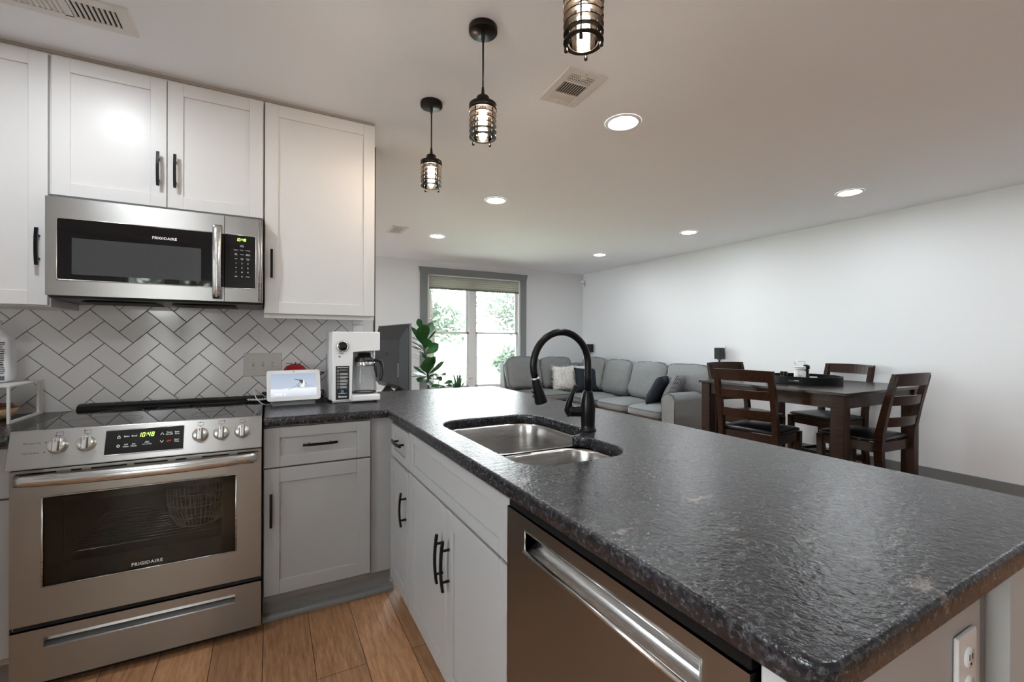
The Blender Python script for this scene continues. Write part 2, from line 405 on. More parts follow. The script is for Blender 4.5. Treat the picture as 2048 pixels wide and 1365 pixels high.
# ================================================================== ROOM SHELL
H = 2.44; XW = 4.997; YW = 3.664; XL = -2.2; YR = -4.7; ZC = .914
solo('floor', MB().box(XL-.1, YR-.1, -.06, XW+.1, YW+.1, 0), FLOOR, 'wide brown oak plank floor', kind='structure')
solo('ceiling', MB().box(XL-.1, YR-.1, H, XW+.1, YW+.1, H+.08), CEIL, 'plain off-white painted ceiling', kind='structure')
solo('wall_right', MB().box(XW, YR-.1, 0, XW+.1, YW+.1, H), WALL, 'long white wall behind sofa and dining table', kind='structure')
ly0, ly1, lz1 = 2.0, 3.3, 2.1                  # glazed door on the left wall of the living room, out of view
vy0, vy1, vz0, vz1 = -3.3, -2.1, .95, 2.1     # kitchen window on the left wall, out of view
solo('wall_left', MB().box(XL-.1, YR-.1, 0, XL, vy0, H).box(XL-.1, vy1, 0, XL, ly0, H).box(XL-.1, ly1, 0, XL, YW+.1, H).box(XL-.1, ly0, lz1, XL, ly1, H).box(XL-.1, vy0, 0, XL, vy1, vz0).box(XL-.1, vy0, vz1, XL, vy1, H), WALL, 'white wall at the left end of the room', kind='structure')
wx0, wx1, wz0, wz1 = 2.10, 3.70, .50, 2.24     # far window opening
b = MB()
b.box(XL, YW, 0, wx0, YW+.1, H).box(wx1, YW, 0, XW, YW+.1, H).box(wx0, YW, 0, wx1, YW+.1, wz0).box(wx0, YW, wz1, wx1, YW+.1, H)
solo('wall_far', b, WALL, 'white far wall around the window', kind='structure')
dx0, dx1, dz1 = -1.50, -.55, 2.06              # patio door opening behind the camera
b = MB().box(XL, YR-.1, 0, dx0, YR, H).box(dx1, YR-.1, 0, XW, YR, H).box(dx0, YR-.1, dz1, dx1, YR, H)
solo('wall_rear', b, WALL, 'white wall behind the camera', kind='structure')
wk = solo('wall_kitchen', MB().box(XL, .008, 0, .591, .13, H), WALL, 'kitchen wall behind the range', kind='structure')
part('corner_edge', MB().box(.5905, .0, ZC+.001, .600, .132, H-.001), mat('dark_edge_trim', (.05, .05, .055), .5), wk, label='thin dark vertical edge at the wall end')
# herringbone tile on the wall
TILE = mat('white_glazed_tile', (.86, .86, .865), .09, spec=.5)
part('grout', MB().box(-1.5, .004, ZC-.04, .531, .0085, 1.86), GROUT, wk)
tb = bmesh.new(); tw = .0762; d1 = Vector((1, 1))/sqrt(2)*tw; d2 = Vector((1, -1))/sqrt(2)*tw
O = Vector((-.943, 1.285))+2*d2; g = .0013; rnd = random.Random(3)
def tile(o, u, v):
    c = o+(u+v)/2; hu = u/2-u.normalized()*g; hv = v/2-v.normalized()*g
    if c.x < -1.65 or c.x > .60 or c.y < .80 or c.y > 1.98: return
    tx, tz = rnd.gauss(0, .0045), rnd.gauss(0, .0045)
    P = [c-hu-hv, c+hu-hv, c+hu+hv, c-hu+hv]; e = .0016
    Q = [c-hu*(1-e/hu.length)-hv*(1-e/hv.length), c+hu*(1-e/hu.length)-hv*(1-e/hv.length), c+hu*(1-e/hu.length)+hv*(1-e/hv.length), c-hu*(1-e/hu.length)+hv*(1-e/hv.length)]
    f = lambda p, y: tb.verts.new((p.x, y+(p.x-c.x)*tx+(p.y-c.y)*tz, p.y))
    A = [f(p, .0045) for p in P]; B = [f(p, .0006) for p in P]; C_ = [f(p, -.0002) for p in Q]
    tb.faces.new(C_)
    for i in range(4):
        j = (i+1) % 4
        tb.faces.new([B[i], B[j], C_[j], C_[i]]); tb.faces.new([A[i], A[j], B[j], B[i]])
for i in range(-22, 23):
    for j in range(-22, 23):
        o = O+(-d2+d1)*i+(2*d2+2*d1)*j
        tile(o-2*d2, 2*d2, d1); tile(o-d2+d1, d2, 2*d1)
for co, no in (((-1.5, 0, 0), (-1, 0, 0)), ((.466, 0, 0), (1, 0, 0)), ((0, 0, ZC-.03), (0, 0, -1)), ((0, 0, 1.85), (0, 0, 1))):
    bmesh.ops.bisect_plane(tb, geom=tb.verts[:]+tb.edges[:]+tb.faces[:], plane_co=co, plane_no=no, clear_outer=True)
m = MB(); m.bm.free(); m.bm = tb
part('herringbone_tile', m, TILE, wk, label='white herringbone tile with dark grout')
b = MB()
z = ZC-.03
while z < 1.84: b.box(.4675, .0005, z+.001, .530, .006, min(z+.1514, 1.85), .001, 1); z += .1524
part('edge_tile', b, TILE, wk)

# grey window trim, sashes, panes, blind
tr = thing('window_1', 'bright double window with grey casing on the far wall', None, ((wx0+wx1)/2, YW, wz0), kind='structure')
y0 = YW-.022
b = MB().box(wx0-.115, y0, wz0-.12, wx0, YW+.001, wz1, .002).box(wx1, y0, wz0-.12, wx1+.105, YW+.001, wz1, .002)
b.prism([(wx0-.115, wz1), (wx1+.105, wz1), (wx1+.125, wz1+.10), (wx0-.135, wz1+.10)], 'y', y0-.006, YW+.001, .002)
b.box(wx0-.115, y0, wz0-.12, wx1+.105, YW+.001, wz0-.02, .002)
part('window_casing', b, TRIM, tr, label='grey painted casing with a flared head board')
WFR = mat('white_window_vinyl', (.74, .75, .76), .4)
part('window_sill', MB().box(wx0-.14, y0-.03, wz0-.022, wx1+.13, YW+.1, wz0, .003), WFR, tr)
b = MB()
b.box(wx0, YW, wz0, wx0+.028, YW+.1, wz1).box(wx1-.028, YW, wz0, wx1, YW+.1, wz1).box(wx0, YW, wz1-.02, wx1, YW+.1, wz1)
b.box(2.79, YW+.02, wz0, 2.90, YW+.1, wz1)
part('window_frame', b, WFR, tr)
for a0, a1 in ((wx0+.028, 2.79), (2.90, wx1-.028)):
    for k, (za, zb, yy) in enumerate(((wz0, 1.375, YW+.04), (1.35, wz1-.02, YW+.07))):
        b = MB(); st = .036
        b.box(a0, yy, za, a0+st, yy+.025, zb, .002).box(a1-st, yy, za, a1, yy+.025, zb, .002).box(a0, yy, za, a1, yy+.025, za+(.04 if k == 0 else .03), .002).box(a0, yy, zb-.03, a1, yy+.025, zb, .002)
        sa = part('sash', b, WFR, tr)
        part('pane', MB().box(a0+st-.004, yy+.010, za+.03, a1-st+.004, yy+.014, zb-.026), WINGLASS, sa)
# pleated shade, half raised
bl = thing('window_shade', 'pleated grey-beige shade pulled up at the top of the far window', 'window shade', ((wx0+wx1)/2, YW+.015, 2.03))
n = 9; zz0, zz1 = 2.045, 2.205
P = [(YW+(.003 if i % 2 else .018), zz0+(zz1-zz0)*i/n) for i in range(n+1)]
P2 = [(y+.004, z) for y, z in P][::-1]
b = MB()
for x0_, x1_ in ((wx0+.03, wx1-.03),):
    for (ya, za), (yb, zb) in zip(P, P[1:]):
        b.hexa([(x0_, ya, za), (x1_, ya, za), (x1_, ya+.003, za), (x0_, ya+.003, za), (x0_, yb, zb), (x1_, yb, zb), (x1_, yb+.003, zb), (x0_, yb+.003, zb)])
part('shade_fabric', b, BLIND, bl)
part('bottom_rail', MB().box(wx0+.03, YW-.001, 2.020, wx1-.03, YW+.024, 2.052, .003), mat('shade_rail', (.16, .17, .155), .5), bl)
part('head_rail', MB().box(wx0+.03, YW-.001, 2.204, wx1-.03, YW+.03, wz1-.02, .003), mat('shade_head_rail', (.25, .265, .26), .5), bl)
# baseboards
solo('baseboard_right', MB().box(XW-.016, YR, 0, XW, YW, .177, .003), BASEB, 'dark grey baseboard along the right wall', kind='structure')
solo('baseboard_far', MB().box(XL, YW-.016, 0, XW-.017, YW, .177, .003), BASEB, 'dark grey baseboard under the far window', kind='structure')
# patio door behind the camera (seen only as a reflection)
dr = thing('door_1', 'glazed patio door behind the camera', None, ((dx0+dx1)/2, YR, 0), kind='structure')
b = MB()
for a0, a1 in ((dx0, (dx0+dx1)/2), ((dx0+dx1)/2, dx1)):
    b.box(a0, YR-.07, 0, a0+.07, YR-.03, dz1).box(a1-.07, YR-.07, 0, a1, YR-.03, dz1).box(a0, YR-.07, 0, a1, YR-.03, .1).box(a0, YR-.07, dz1-.08, a1, YR-.03, dz1)
part('door_frame', b, WFR, dr)
for a0, a1 in ((dx0, (dx0+dx1)/2), ((dx0+dx1)/2, dx1)):
    part('pane', MB().box(a0+.066, YR-.052, .096, a1-.066, YR-.048, dz1-.076), WINGLASS, dr)

wn = thing('window_2', 'wide kitchen window on the left wall, out of view', None, (XL, (vy0+vy1)/2, vz0), kind='structure')
b = MB()
for k in range(2):
    a0 = vy0+(vy1-vy0)*k/2; a1 = vy0+(vy1-vy0)*(k+1)/2
    b.box(XL-.07, a0, vz0, XL-.03, a0+.05, vz1).box(XL-.07, a1-.05, vz0, XL-.03, a1, vz1).box(XL-.07, a0, vz0, XL-.03, a1, vz0+.05).box(XL-.07, a0, vz1-.05, XL-.03, a1, vz1)
part('window_frame', b, WFR, wn)
for k in range(2):
    a0 = vy0+(vy1-vy0)*k/2; a1 = vy0+(vy1-vy0)*(k+1)/2
    part('pane', MB().box(XL-.052, a0+.046, vz0+.046, XL-.048, a1-.046, vz1-.046), WINGLASS, wn)

dn = thing('door_2', 'glazed double door on the left wall of the living room, out of view', None, (XL, (ly0+ly1)/2, 0), kind='structure')
b = MB()
for k in range(2):
    a0 = ly0+(ly1-ly0)*k/2; a1 = ly0+(ly1-ly0)*(k+1)/2
    b.box(XL-.07, a0, 0, XL-.03, a0+.06, lz1).box(XL-.07, a1-.06, 0, XL-.03, a1, lz1).box(XL-.07, a0, 0, XL-.03, a1, .1).box(XL-.07, a0, lz1-.07, XL-.03, a1, lz1)
part('door_frame', b, WFR, dn)
for k in range(2):
    a0 = ly0+(ly1-ly0)*k/2; a1 = ly0+(ly1-ly0)*(k+1)/2
    part('pane', MB().box(XL-.052, a0+.056, .096, XL-.048, a1-.056, lz1-.066), WINGLASS, dn)

# ================================================================== OUTDOORS
solo('ground', MB().box(-30, 3.9, -.75, 30, 45, -.7), LAWN, 'pale lawn outside the far window', kind='structure')
solo('ground', MB().box(-20, -9, -.15, 20, -4.81, -.1), mat('rear_bounce_ground', (.50, .49, .48), .9, bump=(20, .3)), 'added pale ground outside the rear door, bouncing light to the ceiling', kind='structure')  # added pale ground that bounces daylight up to the ceiling
solo('ground', MB().box(-20, -4.81, -.15, XL-.11, 3.85, -.1), mat('side_bounce_ground', (.55, .54, .52), .9, bump=(20, .3)), 'unseen pale ground outside the kitchen window, added for ceiling bounce', kind='structure')  # unseen ground, made pale as a daylight reflector for the ceiling
solo('ground', MB().box(-20, -30, -.15, 20, -9, -.1), LAWN, 'lawn farther from the rear door', kind='structure')
def leaf_cloud(b, c, R, n, size, seed, sq=.8):
    r = random.Random(seed)
    for _ in range(n):
        d = Vector((r.gauss(0, 1), r.gauss(0, 1), r.gauss(0, 1))).normalized()*(r.random()**.4)
        p = Vector(c)+Vector((d.x*R, d.y*R, d.z*R*sq)); a = Vector((r.uniform(-1, 1), r.uniform(-1, 1), r.uniform(-1, 1))).normalized(); q = a.orthogonal().normalized()
        s_ = size*r.uniform(.6, 1.3)
        b._f([p-a*s_, p+q*s_*.5, p+a*s_, p-q*s_*.5], [(0, 1, 2, 3)])
def tree(loc, h, R, label, seed, n=1500, g='trees outside the far window'):
    t = thing('tree', label, 'tree', loc, 0, g); r = random.Random(seed)
    part('trunk', MB().tube([(0, 0, 0), (.08, .05, h*.4), (-.05, 0, h*.8)], [.17, .13, .06], 10), BARK, t, False)
    b = MB()
    for k in range(7):
        a = k*2.4; leaf_cloud(b, (R*.55*cos(a), R*.55*sin(a), h*.45+h*.5*((k*.37) % 1)), R*.62, n//7, .13, seed+k)
    part('foliage', b, TREEL, t, False); return t
tree((10.2, 15.2, -.7), 5.6, 1.7, 'leafy tree seen through the right half of the far window', 11)
tree((7.5, 10.4, -.7), 2.0, .85, 'low leafy bush at the lower right of the far window', 12, 900)
tree((4.7, 11.6, -.7), 5.4, 1.35, 'leafy tree seen through the left half of the far window', 13, 1500)
tree((13.0, 27.0, -.7), 9.0, 3.4, 'tall pale tree behind the white house', 14)
for x_, y_, h_, r_, sd_n, lb_ in ((-.8, -9.6, 4.6, 1.7, 15, 'green tree straight outside the patio door'), (3.8, -10.2, 4.8, 1.8, 16, 'green tree outside, right of the patio door'), (-5.4, -10.0, 4.6, 1.8, 17, 'green tree outside, left of the patio door')): tree((x_, y_, -.1), h_, r_, lb_, sd_n, 2600, 'trees outside the patio door')
fc = thing('sky_block_fence', 'added wooden fence, out of view, blocking sky glare from the tiles', 'fence', (0, -7.4, -.1))  # added unseen fence, keeps sky glare out of the tile reflections
FW = m_wood('block_fence_wood', (.20, .19, .17), (.30, .285, .26), .8, (9, 9, .6), coat=0)
b = MB()
for i in range(72): b.box(-7+i*.195, -7.43, -.1, -7+i*.195+.185, -7.41, 1.72+.01*((i*7) % 3))
part('boards', b, FW, fc); part('rails', MB().box(-7, -7.41, .2, 7, -7.37, .29).box(-7, -7.41, 1.5, 7, -7.37, 1.59), FW, fc)
hs = thing('house', 'white neighbouring house in glare outside the far window', 'house', (7.6, 17.5, -.7))
part('wall', MB().box(6.8, 17.4, -.7, 8.6, 19.2, 1.3), SIDING, hs)
part('roof', MB().prism([(17.0, 1.3), (19.6, 1.3), (18.3, 2.1)], 'x', 6.6, 8.8), ROOF, hs)
part('window', MB().box(7.3, 17.38, .0, 7.7, 17.42, .7), GREYP, hs)

# ================================================================== CABINETS
def shaker(plane, a0, a1, z0, z1, f, st=.058, th=.019, rail=None, rec=.008):
    """recessed-panel front; plane 'y' faces -Y, plane 'x' faces -X; f = front coordinate"""
    b = MB(); rail = rail or st
    def bx(u0, v0, u1, v1, w0, w1, bev=.0016):
        if plane == 'y': b.box(u0, w0, v0, u1, w1, v1, bev, 1)
        else: b.box(w0, u0, v0, w1, u1, v1, bev, 1)
    a0, a1 = min(a0, a1), max(a0, a1)
    bx(a0, z0, a0+st, z1, f, f+th); bx(a1-st, z0, a1, z1, f, f+th)
    bx(a0+st-.0005, z0, a1-st+.0005, z0+rail, f, f+th); bx(a0+st-.0005, z1-rail, a1-st+.0005, z1, f, f+th)
    bx(a0+st-.002, z0+rail-.002, a1-st+.002, z1-rail+.002, f+rec, f+th-.002, 0)
    return b
def pull(parent, c, ax, nrm, length=.15, name='handle'):
    """slightly bowed black bar pull on two posts"""
    c, ax, nrm = Vector(c), Vector(ax), Vector(nrm); sd = ax.cross(nrm); b = MB(); n = 8
    loops = []
    for i in range(n+1):
        t = -1+2*i/n; o = c+ax*(t*length/2)+nrm*(.030-.007*t*t); hw, hd = .0055, .0040
        loops.append([tuple(o+sd*hw-nrm*hd), tuple(o+sd*hw+nrm*hd), tuple(o-sd*hw+nrm*hd), tuple(o-sd*hw-nrm*hd)])
    b.ring_loops(loops, True, True, True, False)
    for t in (-.62, .62): b.cyl(c+ax*(t*length/2)+nrm*.0005, c+ax*(t*length/2)+nrm*.028, .0048, .004, 10)
    return part(name, b, BLACKM, parent)
YN = Vector((0, -1, 0)); XN = Vector((-1, 0, 0)); ZA = Vector((0, 0, 1)); XA = Vector((1, 0, 0)); YA = Vector((0, 1, 0))
G = 'white wall cabinets'
# wall cabinets
c = thing('wall_cabinet', 'white wall cabinet at the left edge, left of the microwave', 'cabinet', (-1.07, -.15, 1.36), 0, G)
part('cabinet_body', MB().box(-1.382, -.309, 1.383, -.766, 0, 2.425), WHITECAB, c)
d = part('door', shaker('y', -1.38, -.770, 1.3885, 2.413, -.330), WHITECAB, c); pull(d, (-.795, -.330, 1.622), ZA, YN)
c = thing('wall_cabinet', 'white two-door cabinet over the microwave', 'cabinet', (-.38, -.15, 1.82), 0, G)
part('cabinet_body', MB().box(-.763, -.309, 1.842, 0, 0, 2.425), WHITECAB, c)
d = part('door', shaker('y', -.760, -.3815, 1.8395, 2.413, -.330), WHITECAB, c); pull(d, (-.409, -.330, 2.004), ZA, YN)
d = part('door', shaker('y', -.3785, -.003, 1.8395, 2.413, -.330), WHITECAB, c); pull(d, (-.348, -.330, 2.004), ZA, YN)
c = thing('wall_cabinet', 'tall white single-door cabinet right of the microwave', 'cabinet', (.27, -.15, 1.36), 0, G)
part('cabinet_body', MB().box(.002, -.309, 1.372, .531, 0, 2.425), WHITECAB, c)
d = part('door', shaker('y', .005, .5285, 1.380, 2.413, -.330), WHITECAB, c); pull(d, (.034, -.330, 1.623), ZA, YN, .14)
part('bottom_rail', MB().box(.003, -.309, 1.358, .530, -.29, 1.372), WHITECAB, c)
solo('trim_1', MB().box(-1.38, -.312, 2.4255, .531, 0, H-.0005), mat('brown_gap_filler', (.36, .31, .27), .7), 'thin brownish filler strip between wall cabinets and ceiling', kind='structure')
# base cabinets
G = 'grey base cabinets'
c = thing('base_cabinet', 'sliver of grey base cabinet left of the range', 'cabinet', (-1.05, -.3, 0), 0, G)
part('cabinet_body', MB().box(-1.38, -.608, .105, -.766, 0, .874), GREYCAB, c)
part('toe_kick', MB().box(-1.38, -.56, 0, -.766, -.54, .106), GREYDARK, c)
part('drawer_front', shaker('y', -1.375, -.770, .695, .868, -.63, .058, rail=.05), GREYCAB, c)
part('door', shaker('y', -1.375, -.770, .136, .687, -.63), GREYCAB, c)
c = thing('base_cabinet', 'grey drawer-over-door base cabinet right of the range', 'cabinet', (.23, -.3, 0), 0, G)
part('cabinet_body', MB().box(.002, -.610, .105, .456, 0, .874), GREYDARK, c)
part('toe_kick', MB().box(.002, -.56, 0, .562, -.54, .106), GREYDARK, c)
d = part('drawer_front', shaker('y', .005, .452, .694, .866, -.63, .062, rail=.046), GREYCAB, c); pull(d, (.229, -.63, .784), XA, YN, .145)
d = part('door', shaker('y', .005, .452, .136, .687, -.63, .062), GREYCAB, c); pull(d, (.033, -.63, .513), ZA, YN, .145)
c = thing('corner_filler', 'plain grey filler panel in the inside cabinet corner', 'cabinet panel', (.51, -.6, .12), 0)
part('panel', MB().box(.457, -.606, .120, .5645, -.590, .874, .001), GREYCAB, c)
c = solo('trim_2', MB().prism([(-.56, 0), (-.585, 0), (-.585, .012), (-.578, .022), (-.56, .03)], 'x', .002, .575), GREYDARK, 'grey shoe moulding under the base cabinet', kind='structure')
# peninsula cabinets (fronts face -X at x = .545)
PX = .545
c = thing('base_cabinet', 'narrow grey peninsula cabinet beside the inside corner', 'cabinet', (.86, -.78, 0), 0, G)
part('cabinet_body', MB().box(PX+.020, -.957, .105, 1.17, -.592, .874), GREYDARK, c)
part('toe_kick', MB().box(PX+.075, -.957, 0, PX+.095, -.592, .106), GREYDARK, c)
d = part('drawer_front', shaker('x', -.953, -.655, .697, .852, PX, .05, rail=.035), GREYCAB, c); pull(d, (PX, -.835, .790), YA, XN, .145)
d = part('door', shaker('x', -.953, -.642, .110, .685, PX, .055), GREYCAB, c); pull(d, (PX, -.925, .523), ZA, XN, .145)
c = thing('base_cabinet', 'wide grey sink cabinet with two doors beside the dishwasher', 'cabinet', (.86, -1.42, 0), 0, G)
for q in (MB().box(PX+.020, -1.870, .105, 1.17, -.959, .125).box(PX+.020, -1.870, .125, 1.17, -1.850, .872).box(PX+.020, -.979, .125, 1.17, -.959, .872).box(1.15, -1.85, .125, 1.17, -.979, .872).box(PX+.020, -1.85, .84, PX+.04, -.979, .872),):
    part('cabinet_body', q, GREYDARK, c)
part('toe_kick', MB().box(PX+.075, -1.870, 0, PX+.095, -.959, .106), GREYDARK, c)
part('false_front', shaker('x', -1.868, -.962, .700, .862, PX, .058, rail=.038), GREYCAB, c)
d = part('door', shaker('x', -1.4175, -.962, .110, .690, PX), GREYCAB, c); pull(d, (PX, -1.392, .515), ZA, XN, .165)
d = part('door', shaker('x', -1.868, -1.4215, .110, .690, PX), GREYCAB, c); pull(d, (PX, -1.452, .515), ZA, XN, .165)
# dishwasher
c = thing('dishwasher', 'stainless dishwasher with recessed pocket handle in the peninsula', 'dishwasher', (.86, -2.19, 0))
part('cabinet_body', MB().box(PX+.03, -2.503, .1, 1.15, -1.874, .862), BLACKP, c)
part('toe_kick', MB().box(PX+.06, -2.503, 0, PX+.08, -1.874, .1), BLACKP, c)
f = PX-.010
b = MB(); ya, yb, za, zb = -2.430, -1.962, .776, .823
b.box(f, -2.500, .105, f+.035, -1.875, za).box(f, -2.500, zb, f+.035, -1.875, .851)
b.box(f, -2.500, za, f+.035, ya, zb).box(f, yb, za, f+.035, -1.875, zb)
d = part('door', b, STEELV, c)
part('top_strip', MB().box(f+.004, -2.498, .8515, f+.04, -1.877, .8755, .003), mat('matt_black_strip', (.006, .006, .007), .3, spec=.15), c, label='black control strip on the door top')
b = MB()   # scooped pocket
n = 8; L_ = []
for yy in (ya, yb):
    L_.append([(f+.001+.028*sin(pi*i/n)**.7, yy, za+(zb-za)*i/n) for i in range(n+1)])
b.ring_loops(L_, False); b.box(f+.001, ya-.001, za, f+.033, ya, zb).box(f+.001, yb, za, f+.033, yb+.001, zb)
h = part('handle_pocket', b, STEELL, d, label='scooped bright handle pocket')
b = MB(); b.tube([(f-.001, ya, za), (f-.001, ya, zb), (f-.001, yb, zb), (f-.001, yb, za)], .0022, 8, True); b.tube([(f-.003, ya, za), (f-.003, yb, za)], .005, 8)
part('pocket_rim', b, STEELL, h)
# peninsula end and back
c = thing('end_panel', 'pale grey panel closing the near end of the peninsula', 'cabinet panel', (.85, -2.53, 0))
EP = mat('pale_end_panel', (.44, .435, .435), .35)  # paler grey than the cabinet fronts
part('panel', MB().box(PX+.012, -2.548, 0, 1.085, -2.509, .8755, .002), EP, c)
part('stile', MB().box(PX-.004, -2.551, .1, PX+.05, -2.509, .8755, .003), EP, c)
part('recess', MB().box(1.085, -2.530, 0, 1.178, -2.512, .8755), GREYDARK, c)  # dark strip carries the recess shade in its colour
solo('wall_peninsula', MB().box(1.180, -2.56, 0, 1.262, .130, .8755), mat('peninsula_wall_paint', (.60, .61, .61), .6), 'low pale half wall carrying the back of the peninsula', kind='structure')
o = thing('power_outlet', 'white duplex outlet on the end of the peninsula', 'power outlet', (1.0, -2.55, .73))
part('cover_plate', MB().box(.970, -2.5555, .665, 1.045, -2.5485, .788, .003, 3), WGLOSS, o)
for z in (.750, .704):
    p = part('socket', MB().lathe([(.0, 0), (.016, 0), (.0165, -.002), (.0165, -.004)], (1.0075, -2.5590, z), 20, (0, -1, 0)), WGLOSS, o)
    part('slot', MB().box(1.001, -2.5597, z-.002, 1.0025, -2.5588, z+.007).box(1.0125, -2.5597, z-.002, 1.014, -2.5588, z+.006).cyl((1.0075, -2.5597, z-.009), (1.0075, -2.5588, z-.009), .002), DARKGAP, p)

# ------------------------------------------------------------------ countertop with sink cut-out
def round_poly(pts, n=6):
    """pts: (x, y, r) corners -> rounded polygon"""
    out = []; m = len(pts)
    for i in range(m):
        p = Vector(pts[i][:2]); r = pts[i][2]; a = (Vector(pts[i-1][:2])-p).normalized(); c_ = (Vector(pts[(i+1) % m][:2])-p).normalized()
        if r <= 0: out.append(tuple(p)); continue
        ang = a.angle(c_); t = r/math.tan(ang/2); s0 = p+a*t; ce = p+(a+c_).normalized()*(r/sin(ang/2)); s1 = p+c_*t
        v0, v1 = s0-ce, s1-ce; tot = v0.angle(v1); sg = 1 if v0.x*v1.y-v0.y*v1.x > 0 else -1
        for k in range(n+1):
            q = sg*tot*k/n; out.append((ce.x+v0.x*cos(q)-v0.y*sin(q), ce.y+v0.x*sin(q)+v0.y*cos(q)))
    return out
def inset(poly, d):
    n = len(poly); area = sum(poly[i][0]*poly[(i+1) % n][1]-poly[(i+1) % n][0]*poly[i][1] for i in range(n)); sg = 1 if area > 0 else -1
    out = []
    for i in range(n):
        a, p, c_ = Vector(poly[i-1]), Vector(poly[i]), Vector(poly[(i+1) % n]); e0 = (p-a).normalized(); e1 = (c_-p).normalized()
        n0 = Vector((-e0.y, e0.x))*sg; n1 = Vector((-e1.y, e1.x))*sg; m_ = (n0+n1); m_ = m_/max(.2, m_.dot(n0)); out.append(tuple(p+m_*d))
    return out
def slab(b, outer, holes, z0, z1, r=.007):
    E = []; steps = [(r, z1), (r*.62, z1-r*.10), (r*.3, z1-r*.32), (r*.08, z1-r*.65), (0, z1-r), (0, z0+.003), (.003, z0)]
    tops = []; bots = []
    for k, poly in enumerate([outer]+holes):
        loops = [[(x, y, z) for x, y in inset(poly, d if k == 0 else -d)] for d, z in steps]
        vl = b.ring_loops(loops, True); tops.append(vl[0]); bots.append(vl[-1])
    for group in (tops, bots):
        es = []
        for lp in group:
            for i in range(len(lp)):
                e = b.bm.edges.get((lp[i], lp[(i+1) % len(lp)])) or b.bm.edges.new((lp[i], lp[(i+1) % len(lp)])); es.append(e)
        bmesh.ops.triangle_fill(b.bm, use_beauty=True, use_dissolve=False, edges=es)
SK = round_poly([(.632, -1.055, .115), (.632, -1.822, .10), (1.005, -1.822, .10), (1.005, -1.572, .05), (.955, -1.540, .015), (1.09, -1.488, .09), (1.09, -1.055, .115)], 9)
outer = round_poly([(.003, -.646, .004), (.003, -.012, 0), (.606, -.012, 0), (.606, .146, 0), (1.479, .146, .012), (1.479, -2.588, .03), (.527, -2.588, .03), (.527, -.646, .012)], 6)
b = MB(); slab(b, outer, [SK], ZC-.038, ZC)
ct = solo('countertop', b, GRANITE, 'black leathered granite countertop running from the range along the peninsula', 'countertop')
b = MB(); slab(b, round_poly([(-1.38, -.646, 0), (-.766, -.646, .004), (-.766, -.012, 0), (-1.38, -.012, 0)], 4), [], ZC-.038, ZC)
solo('countertop', b, GRANITE, 'short black granite counter piece left of the range', 'countertop')

# ------------------------------------------------------------------ sink
sk = thing('sink', 'stainless double-bowl undermount sink set in the peninsula', 'sink', (.85, -1.44, .66))
def bowl(x0, x1, y0, y1, r, depth):
    P = round_poly([(x0, y0, r), (x1, y0, r), (x1, y1, r), (x0, y1, r)], 8); b = MB(); zt = ZC-.040
    L_ = [(-.012, zt), (0, zt), (.003, zt-.006), (.006, zt-.05), (.012, zt-depth+.05), (.022, zt-depth+.018), (.045, zt-depth+.003), (.075, zt-depth)]
    vl = b.ring_loops([[(x, y, z) for x, y in inset(P, d)] for d, z in L_], True, False, True)
    return b, ((x0+x1)/2, (y0+y1)/2, zt-depth)
for args in ((.634, 1.088, -1.517, -1.057, .11, .20), (.634, 1.003, -1.820, -1.553, .10, .17)):
    b, dc = bowl(*args); bw = part('bowl', b, m_steel('sink_steel', (.47, .455, .44), .3, .6), sk)
    part('drain', MB().lathe([(.0, .0005), (.03, .0005), (.043, .003), (.045, .0005)], dc, 24), CHROME, bw)
part('divider', MB().box(.64, -1.556, ZC-.052, 1.03, -1.514, ZC-.044, .003), STEELL, sk)

# ------------------------------------------------------------------ faucet
fx, fy = 1.08, -1.49
fa = thing('kitchen_faucet', 'matt black gooseneck faucet standing behind the sink', 'faucet', (fx, fy, ZC))
part('base', MB().lathe([(.0, 0), (.032, 0), (.032, .004), (.027, .009), (.0265, .02)], (fx, fy, ZC+.0003), 28), BRONZE, fa)
part('body', MB().lathe([(.0262, .018), (.027, .05), (.0275, .085), (.0245, .115), (.0185, .142), (.0165, .150), (.0, .150)], (fx, fy, ZC), 28), BLACKM, fa)
cz_ = 1.163; R = .120; path = [(fx, fy, 1.058), (fx, fy, 1.11), (fx, fy, cz_)]
for i in range(1, 25):
    a = radians(200)*i/24; path.append((fx-R+R*cos(a), fy, cz_+R*sin(a)))
part('spout', MB().tube(path, .0128, 16), BLACKM, fa)
e = Vector(path[-1]); dd = (Vector(path[-1])-Vector(path[-2])).normalized()
part('collar', MB().lathe([(.0136, 0), (.0150, .002), (.0150, .007), (.0136, .009)], e, 20, dd, True, True), CHROME, fa, label='thin chrome ring above the spray head')
sh = part('spray_head', MB().lathe([(.0140, .008), (.016, .02), (.0195, .06), (.0225, .088), (.0225, .094), (.018, .0955), (.0, .0955)], e, 24, dd), BLACKM, fa)
sd = Vector((-1, 0, 0)); sd = (sd-dd*sd.dot(dd)).normalized()
b = MB()
for t in (.045, .062): b.cyl(e+dd*t+sd*(.017), e+dd*t+sd*.0255, .006, .005, 12)
part('spray_button', b, BLACKP, sh)
bd = Vector((-.70, .70, 0)).normalized(); hb = Vector((fx, fy, .985))
part('handle_hub', MB().lathe([(.019, .015), (.021, .03), (.021, .052), (.0225, .055), (.0225, .06), (.018, .07), (.008, .076), (0, .077)], hb, 24, bd), BLACKM, fa)
q = hb+bd*.066
hd = part('lever', MB().tube([q+Vector((0, 0, -.022))+bd*.004, q+bd*.010+Vector((0, 0, .0)), q+bd*.004+Vector((0, 0, .035)), q+Vector((0, 0, .065))-bd*.008, q+Vector((0, 0, .088))-bd*.017], [.008, .0145, .0115, .0075, .0085], 14), BLACKM, fa)
part('lever_tip', MB().superell(q+Vector((0, 0, .092))-bd*.019, .009, .009, .008, 2, 2, 4), BLACKM, hd)

